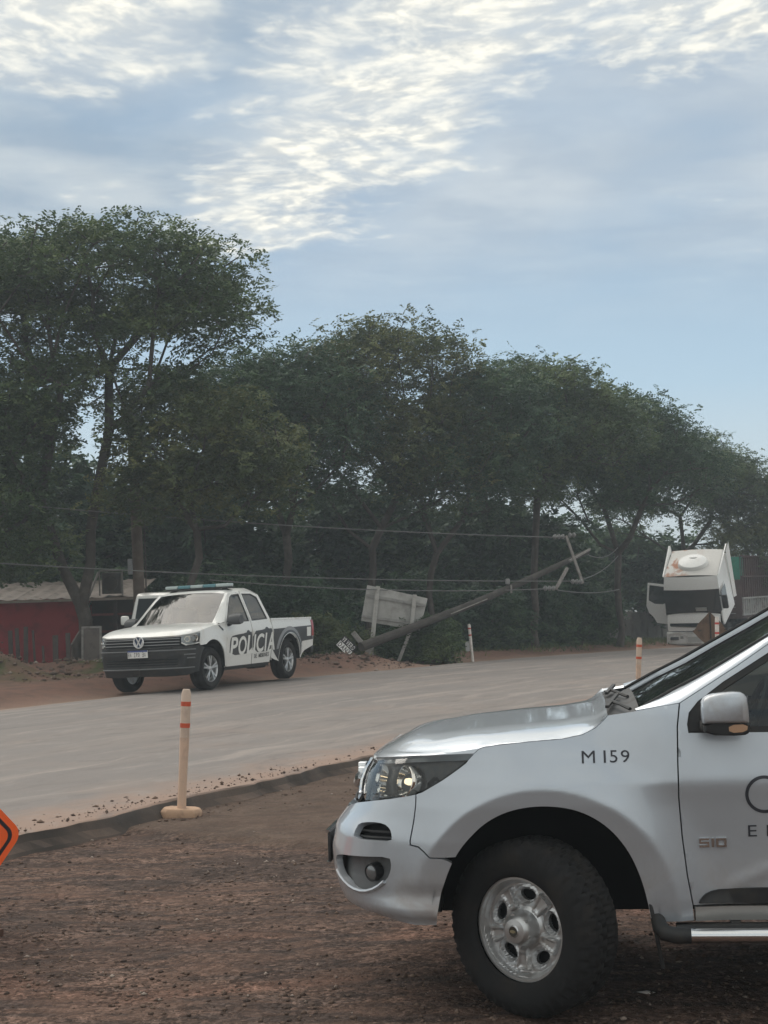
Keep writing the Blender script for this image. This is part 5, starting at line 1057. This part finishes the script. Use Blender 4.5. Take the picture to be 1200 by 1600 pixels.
for k,(x_,y_) in enumerate(((-9.55,33.35),(-2.35,39.0))):
    o=rocks('litter_stone',1,lambda r,n,x_=x_,y_=y_:np.array([[x_,y_,float(ground_z(x_,y_))]]),.10,.11,mat('litter_white',(.62,.58,.54),.8),60+k); del o['kind']; tag(o,('pale lump of litter at the foot of the left earth heap','pale lump of litter beside the painted board')[k],'litter')
o=rocks('white_scrap',1,lambda r,n:np.array([[1.12,7.05,.012]]),.03,.031,mat('litter_white'),63); del o['kind']; o.scale=(1,1,.25); tag(o,'small white scrap lying in the shade under the silver pickup','litter')
# concrete panel wall beyond
CW=empty('panel_wall',(0,0,0)); tag(CW,'grey concrete panel wall behind the lorry door','wall')
CWM=dirty('concrete_grey',(.27,.255,.24),(.17,.16,.15),.9,1.2,bump=.3)
for k in range(12):
    x,y=rp(40+k*2.1,RW+6.2); x2,y2=rp(40+(k+1)*2.1,RW+6.2); z=float(ground_z((x+x2)/2,(y+y2)/2,False)); MB().bar((x,y,z+.62),(x2-.08*RU[0],y2-.08*RU[1],z+.62),.08,1.35+.05*random.random()).build('wall_panel',CWM,CW); MB().box((x,y,z+.65),(.16,.16,1.5)).build('wall_post',CWM,CW)
# ---------------------------------------------------------------- trees and shrubs
def leaf_mat(name,c0,c1,c2,tr=.22):
    m,t,b=nmat(name,.62); ri=t.new('ShaderNodeNewGeometry').outputs['Random Per Island']; oi=t.new('ShaderNodeTexCoord').outputs['Object']; n=t.noise(oi,.75,4,.55)
    c=t.ramp(t.math('ADD',t.math('MULTIPLY',ri,.35),t.math('MULTIPLY',t.ss(n,.36,.64),.65)),[(0,c0),(.55,c1),(1,c2)]); t.put(b.inputs['Base Color'],c); b.inputs['Specular IOR Level'].default_value=.3
    tl=t.new('ShaderNodeBsdfTranslucent'); t.put(tl.inputs[0],c); mx=t.new('ShaderNodeMixShader'); mx.inputs[0].default_value=tr; t.l.new(b.outputs[0],mx.inputs[1]); t.l.new(tl.outputs[0],mx.inputs[2])
    t.l.new(mx.outputs[0],m.node_tree.nodes['Material Output'].inputs[0]); return m
LEAF=[leaf_mat('leaf_green',(.038,.070,.030),(.082,.130,.052),(.165,.21,.08)),leaf_mat('leaf_olive',(.046,.070,.030),(.096,.126,.050),(.20,.205,.08)),leaf_mat('leaf_dark',(.025,.056,.032),(.056,.108,.054),(.105,.165,.075))]
BARK=dirty('bark',(.060,.050,.044),(.10,.085,.075),.95,3,bump=.8,bscale=22,bdist=.03)
def sprays(P,rng,per,sx,sz,L=.42,nl=12,ll=.135,lw=.058,droop=.35):
    """feathery sprays of leaflets round every point of P"""
    C=np.repeat(P,per,0); n=len(C); C=C+np.clip(rng.normal(0,1,(n,3)),-1.7,1.7)*np.array([sx,sx,sz])
    a=rng.uniform(0,2*math.pi,n); d=np.stack([np.cos(a),np.sin(a),rng.normal(-.05,.35,n)],-1); d/=np.linalg.norm(d,axis=1,keepdims=True)
    up=np.stack([rng.normal(0,.45,n),rng.normal(0,.45,n),np.ones(n)],-1); s=np.cross(d,up); s/=np.linalg.norm(s,axis=1,keepdims=True); u=np.cross(s,d)
    k=np.arange(nl); t=(k//2+.5)/(nl/2); sg=np.where(k%2==0,1.,-1.); Ls=L*rng.uniform(.6,1.25,n)
    base=C[:,None,:]+d[:,None,:]*(Ls[:,None]*(t-.5)[None])[...,None]; base[...,2]-=droop*Ls[:,None]*(t**2)[None]
    ax=s[:,None,:]*sg[None,:,None]+d[:,None,:]*.55+rng.normal(0,.22,(n,nl,3)); ax/=np.linalg.norm(ax,axis=-1,keepdims=True)
    wd=np.cross(ax,u[:,None,:]+rng.normal(0,.45,(n,nl,3))); wd/=np.linalg.norm(wd,axis=-1,keepdims=True)
    l_=ll*rng.uniform(.7,1.3,(n,nl,1))*(1-.35*np.abs(t-.45))[None,:,None]; w_=lw*rng.uniform(.8,1.2,(n,nl,1))
    V=np.stack([base,base+ax*l_*.5+wd*w_*.5,base+ax*l_,base+ax*l_*.5-wd*w_*.5],2).reshape(-1,3); m=n*nl
    return V,(np.arange(m)[:,None]*4+np.arange(4)[None])
def branches(base,fork,pts,rng,bf=.42,tip=.016,expo=2.25):
    N=[np.array(base)]; par=[-1]; pl=[0.]
    steps=5
    for k in range(1,steps+1):
        t=k/steps; p=np.array(base)*(1-t)+np.array(fork)*t; p[:2]+=rng.normal(0,.07,2)*(k<steps); N.append(p); par.append(len(N)-2); pl.append(pl[-1]+np.linalg.norm(N[-1]-N[-2]))
    order=np.argsort(np.linalg.norm(pts-np.array(fork),axis=1)); first=steps-1
    for i in order:
        q=pts[i]; A=np.array(N[first:]); dist=np.linalg.norm(A-q,axis=1); cost=dist+bf*np.array(pl[first:])+np.where(A[:,2]>q[2]+.3,1.5,0); j=int(cost.argmin())+first
        p=N[j]; L=np.linalg.norm(q-p); kk=max(1,int(L/.9)); prev=j
        for k in range(1,kk+1):
            t=k/kk; c=p*(1-t)+q*t; c=c+np.array([0,0,-.10*L*math.sin(t*math.pi)])+rng.normal(0,.035*min(L,2),3)*(k<kk)
            N.append(c); par.append(prev); pl.append(pl[prev]+np.linalg.norm(N[-1]-N[prev])); prev=len(N)-1
    n=len(N); w=np.zeros(n); ch=np.zeros(n,int)
    for i in range(1,n): ch[par[i]]+=1
    for i in range(n-1,0,-1):
        if ch[i]==0: w[i]=tip**expo
        w[par[i]]+=w[i]
    r=w**(1/expo); return np.array(N),par,r
def limb_mesh(N,par,r,n=6,flare=1.35):
    V=[];F=[]
    for i in range(1,len(N)):
        j=par[i]; a,b=Vector(N[j]),Vector(N[i]); d=(b-a)
        if d.length<1e-4: continue
        d.normalize(); y=(Vector((0,0,1)) if abs(d.z)<.9 else Vector((1,0,0))).cross(d).normalized(); z=d.cross(y); ra=min(r[j],r[i]*1.25) if j>0 else r[i]*flare; m=n if r[i]>.05 else 4; k=len(V)
        a2=a-d*min(ra*.5,.08)
        for p,rd in ((a2,ra),(b,r[i])):
            for q in range(m): V.append(p+(y*math.cos(2*math.pi*q/m)+z*math.sin(2*math.pi*q/m))*rd)
        for q in range(m): F.append((k+q,k+(q+1)%m,k+m+(q+1)%m,k+m+q))
    return V,F
def crown_points(ells,n,rng,upper=.72,core=.45):
    P=[]; vol=np.array([e[3]*e[4]*e[5] for e in ells])**(2/3.); cnt=np.maximum(3,(n*vol/vol.sum()).astype(int))
    for e,c in zip(ells,cnt):
        d=rng.normal(0,1,(c*3,3)); d/=np.linalg.norm(d,axis=1,keepdims=True); keep=(d[:,2]>-.15)|(rng.random(len(d))>upper); d=d[keep][:c]
        r=core+(1-core)*rng.random(len(d))**.55; P.append(np.array(e[:3])+d*r[:,None]*np.array(e[3:]))
    return np.concatenate(P)
def tree(label,base,fork,ells,n,seed,mt=0,per=24,sx=.46,sz=.21,upper=.75,core=.45,tip=.016,group='trees lining the far side of the road',name='shade_tree',cat='tree',ll=.122,lw=.060,bf=.42,guides=()):
    rng=np.random.default_rng(seed); bx,by=base; bz=float(ground_z(bx,by,False))-.1; B=np.array([bx,by,bz]); pts=crown_points(ells,n,rng,upper,core)
    t=empty(name,(bx,by,bz)); tag(t,label,cat,group)
    N,par,r=branches(B,fork,np.concatenate([np.array(guides).reshape(-1,3),pts]) if len(guides) else pts,rng,bf,tip); V,F=limb_mesh(N,par,r); obj('trunk',[tuple(np.array(v)-B) for v in V],F,BARK,t,smooth=True)
    LV,LQ=sprays(pts,rng,per,sx,sz,ll=ll,lw=lw); arr_obj('crown',LV-B,LQ,LEAF[mt],t)
    return t
G_='trees lining the far side of the road'
tree('tallest spreading tree on the left with open lower crown',(-7.75,38.7),(-7.7,38.8,1.75),[(-7.2,38.8,9.7,4.1,3.0,1.9),(-9.6,39.,8.9,3.,2.6,1.6),(-4.7,38.4,8.7,1.7,2.0,1.0),(-7.6,39.,7.2,3.2,2.2,.9),(-9.4,39.,6.0,1.6,1.6,.9)],430,101,0,upper=.9,core=.5,tip=.018,sz=.16,guides=[(-8.15,38.8,2.7),(-7.45,38.8,2.8),(-8.7,38.9,4.4),(-7.25,38.8,4.6),(-6.9,38.8,6.2)])
tree('lower olive tree spreading right from the tall left tree',(-5.1,39.4),(-4.8,39.2,3.6),[(-4.3,38.2,5.7,2.3,1.9,1.35),(-3.3,38.,4.9,1.3,1.4,.9),(-5.6,38.3,4.6,1.4,1.2,.8)],150,102,1,per=22,upper=.55)
tree('green tree with hanging foliage at the far left edge',(-10.6,38.3),(-10.4,38.2,2.8),[(-10.2,37.9,4.6,1.6,1.4,1.9),(-9.7,38.,6.4,1.6,1.4,1.1),(-9.0,38.3,3.2,1.1,.8,.7)],150,103,0,upper=.45)
tree('dark dense tree behind the police pickup',(-3.1,45.4),(-2.9,45.3,3.6),[(-2.6,45.,6.7,2.6,2.4,2.6),(-4.0,45.6,7.4,2.1,1.8,1.8)],290,104,2,upper=.5,core=.35)
tree('broad tree with yellowish top behind the tilted signboard',(-.6,47.2),(-.4,47.2,3.2),[(.2,47.,8.3,2.9,2.6,1.9),(-1.6,46.6,7.0,2.2,2.2,1.8),(1.6,46.6,6.0,2.1,2.2,1.6)],280,105,1,upper=.62)
tree('leaning twin trunk tree between signboard and fallen pole',(1.2,48.0),(1.6,47.8,3.0),[(3.2,47.8,7.0,2.1,2.2,1.9),(2.2,47.2,5.2,1.9,1.9,1.3)],190,106,2,upper=.6)
tree('rounded tree with a light tuft above the fallen pole tip',(4.9,51.2),(5.0,51.2,3.2),[(5.2,51.,7.9,2.0,2.2,1.75),(6.9,51.,6.9,1.9,2.2,1.7),(4.4,50.6,5.8,2.0,2.0,1.4)],260,107,0,upper=.65)
tree('domed dark tree left of the lorry',(8.3,55.4),(8.4,55.4,3.0),[(8.6,55.,7.0,2.6,2.4,1.75),(7.1,54.6,5.5,1.9,2.,1.5),(10.2,55.,5.7,2.,2.,1.4)],260,108,2,upper=.65)
tree('tree with open forked limbs above the lorry cab',(13.2,66.5),(13.2,66.3,2.2),[(12.9,66.,6.5,3.1,2.6,1.8),(15.4,66.8,5.5,2.2,2.0,1.6),(10.6,65.,5.0,1.8,1.8,1.1)],250,109,0,upper=.85,core=.5)
tree('pale green tree at the right edge beyond the trailer',(16.8,68.),(16.7,68.,2.),[(16.4,67.5,4.9,2.6,2.4,1.6),(18.8,68.,4.2,2.6,2.4,1.8),(15.6,66.,3.2,1.8,1.8,1.4)],230,110,1,upper=.5)
# second row, filling behind the trunks
k=0
for lab,bx,by,h,rx in (('background tree behind the red house',-10.6,47.5,6.6,3.2),('background tree behind the standing utility pole',-6.3,48.6,6.2,3.0),('background tree deep behind the signboard',-1.2,53.,5.6,3.0),('background tree deep behind the fallen pole',3.4,55.5,5.2,3.0),('background tree behind the crossarms',5.4,62.5,4.8,2.8),('background tree behind the concrete wall',11.8,73.5,4.6,3.8)):
    tree(lab,(bx,by),(bx+.2,by,1.6),[(bx,by,h*.62,rx,2.2,h*.38),(bx+1.,by,h*.38,rx*.9,2.2,h*.30)],260,120+k,2,per=14,sx=.55,sz=.36,upper=.30,core=.25,group='background trees filling behind the front row',ll=.27,lw=.13); k+=1
# shrubs
def shrub(label,x,y,ells,n,seed,mt=0,per=16,group='shrubs on the far verge',ll=.085,lw=.045,sx=.16,sz=.14):
    tree(label,(x,y),(x,y,float(ground_z(x,y))+.12),ells,n,seed,mt,per,sx,sz,.45,.35,.006,group,'shrub','shrub',ll,lw)
shrub('rounded green shrub under the tilted signboard',.95,40.8,[(.95,40.75,.50,.95,.6,.62)],120,201,0)
shrub('low green shrub left of the signboard post',-.05,40.9,[(-.05,40.9,.40,.55,.5,.40)],55,202,2)
shrub('low grassy shrub between painted board and signboard post',-.9,40.4,[(-.9,40.4,.45,.6,.4,.35)],45,205,1)
shrub('pale grassy shrub behind the police pickup tail',-2.0,41.2,[(-2.0,41.2,.7,.7,.5,.6)],55,203,1)
shrub('leafy shrub at the far left in front of the red wall',-9.75,36.6,[(-9.9,36.6,.75,.45,.4,.55)],50,204,2)
for k,(x,y,h,lab) in enumerate(((-4.6,43.2,2.2,'dark thicket bush behind the standing pole'),(-2.6,43.4,1.8,'dark thicket bush left of the signboard'),(2.9,49.2,1.7,'dark thicket bush behind the white post'),(5.0,52.6,2.0,'dark thicket bush below the fallen pole middle'),(7.1,56.6,2.0,'dark thicket bush below the crossarms'),(7.2,58.6,1.9,'dark thicket bush before the concrete wall'),(0.7,48.8,2.0,'dark thicket bush behind the shrub'),(-8.6,44.6,2.4,'dark thicket bush behind the house roof'))):
    z=float(ground_z(x,y,False)); shrub(lab,x,y,[(x,y,z+h*.5,1.5,.9,h*.6)],120,220+k,2,per=13,group='thicket bushes under the trees',ll=.15,lw=.07,sx=.3,sz=.25)
# grass strip on the far verge
rng=np.random.default_rng(5); n=9000; s=rng.uniform(12,60,n); d=RW+1.1+rng.random(n)**.8*4.5; x,y=rp(s,d); kp=vnoise(x,y,77,3,.8)+rng.normal(0,.3,n)>.0+np.where(s<25,9.,-.2); x=x[kp];y=y[kp]; n=len(x); z=ground_z(x,y)
h=rng.uniform(.06,.24,n); a=rng.uniform(0,6.28,n); wv=np.stack([np.cos(a),np.sin(a),0*a],-1)*.018; ln=np.stack([rng.normal(0,.08,n),rng.normal(0,.08,n),h],-1); b0=np.stack([x,y,z-.01],-1)
V=np.stack([b0-wv,b0+wv,b0+ln],1).reshape(-1,3); gr_=arr_obj('verge_grass',V,np.arange(n*3).reshape(-1,3),LEAF[1]); tag(gr_,'patchy green grass along the far verge','grass',kind='stuff')
# ---------------------------------------------------------------- thin haze in the air
hz=MB().box((100,600,1.5),(3400,3400,25)).build('haze',None); tag(hz,kind='stuff'); hz.data.materials.clear()
hm=bpy.data.materials.new('haze_air'); hm.use_nodes=True; t=NT(hm.node_tree); t.n.clear(); pv=t.new('ShaderNodeVolumePrincipled'); pv.inputs['Color'].default_value=(.78,.88,.96,1); pv.inputs['Density'].default_value=.0018; pv.inputs['Anisotropy'].default_value=.2
ho=t.new('ShaderNodeOutputMaterial'); t.l.new(pv.outputs[0],ho.inputs['Volume']); hz.data.materials.append(hm)
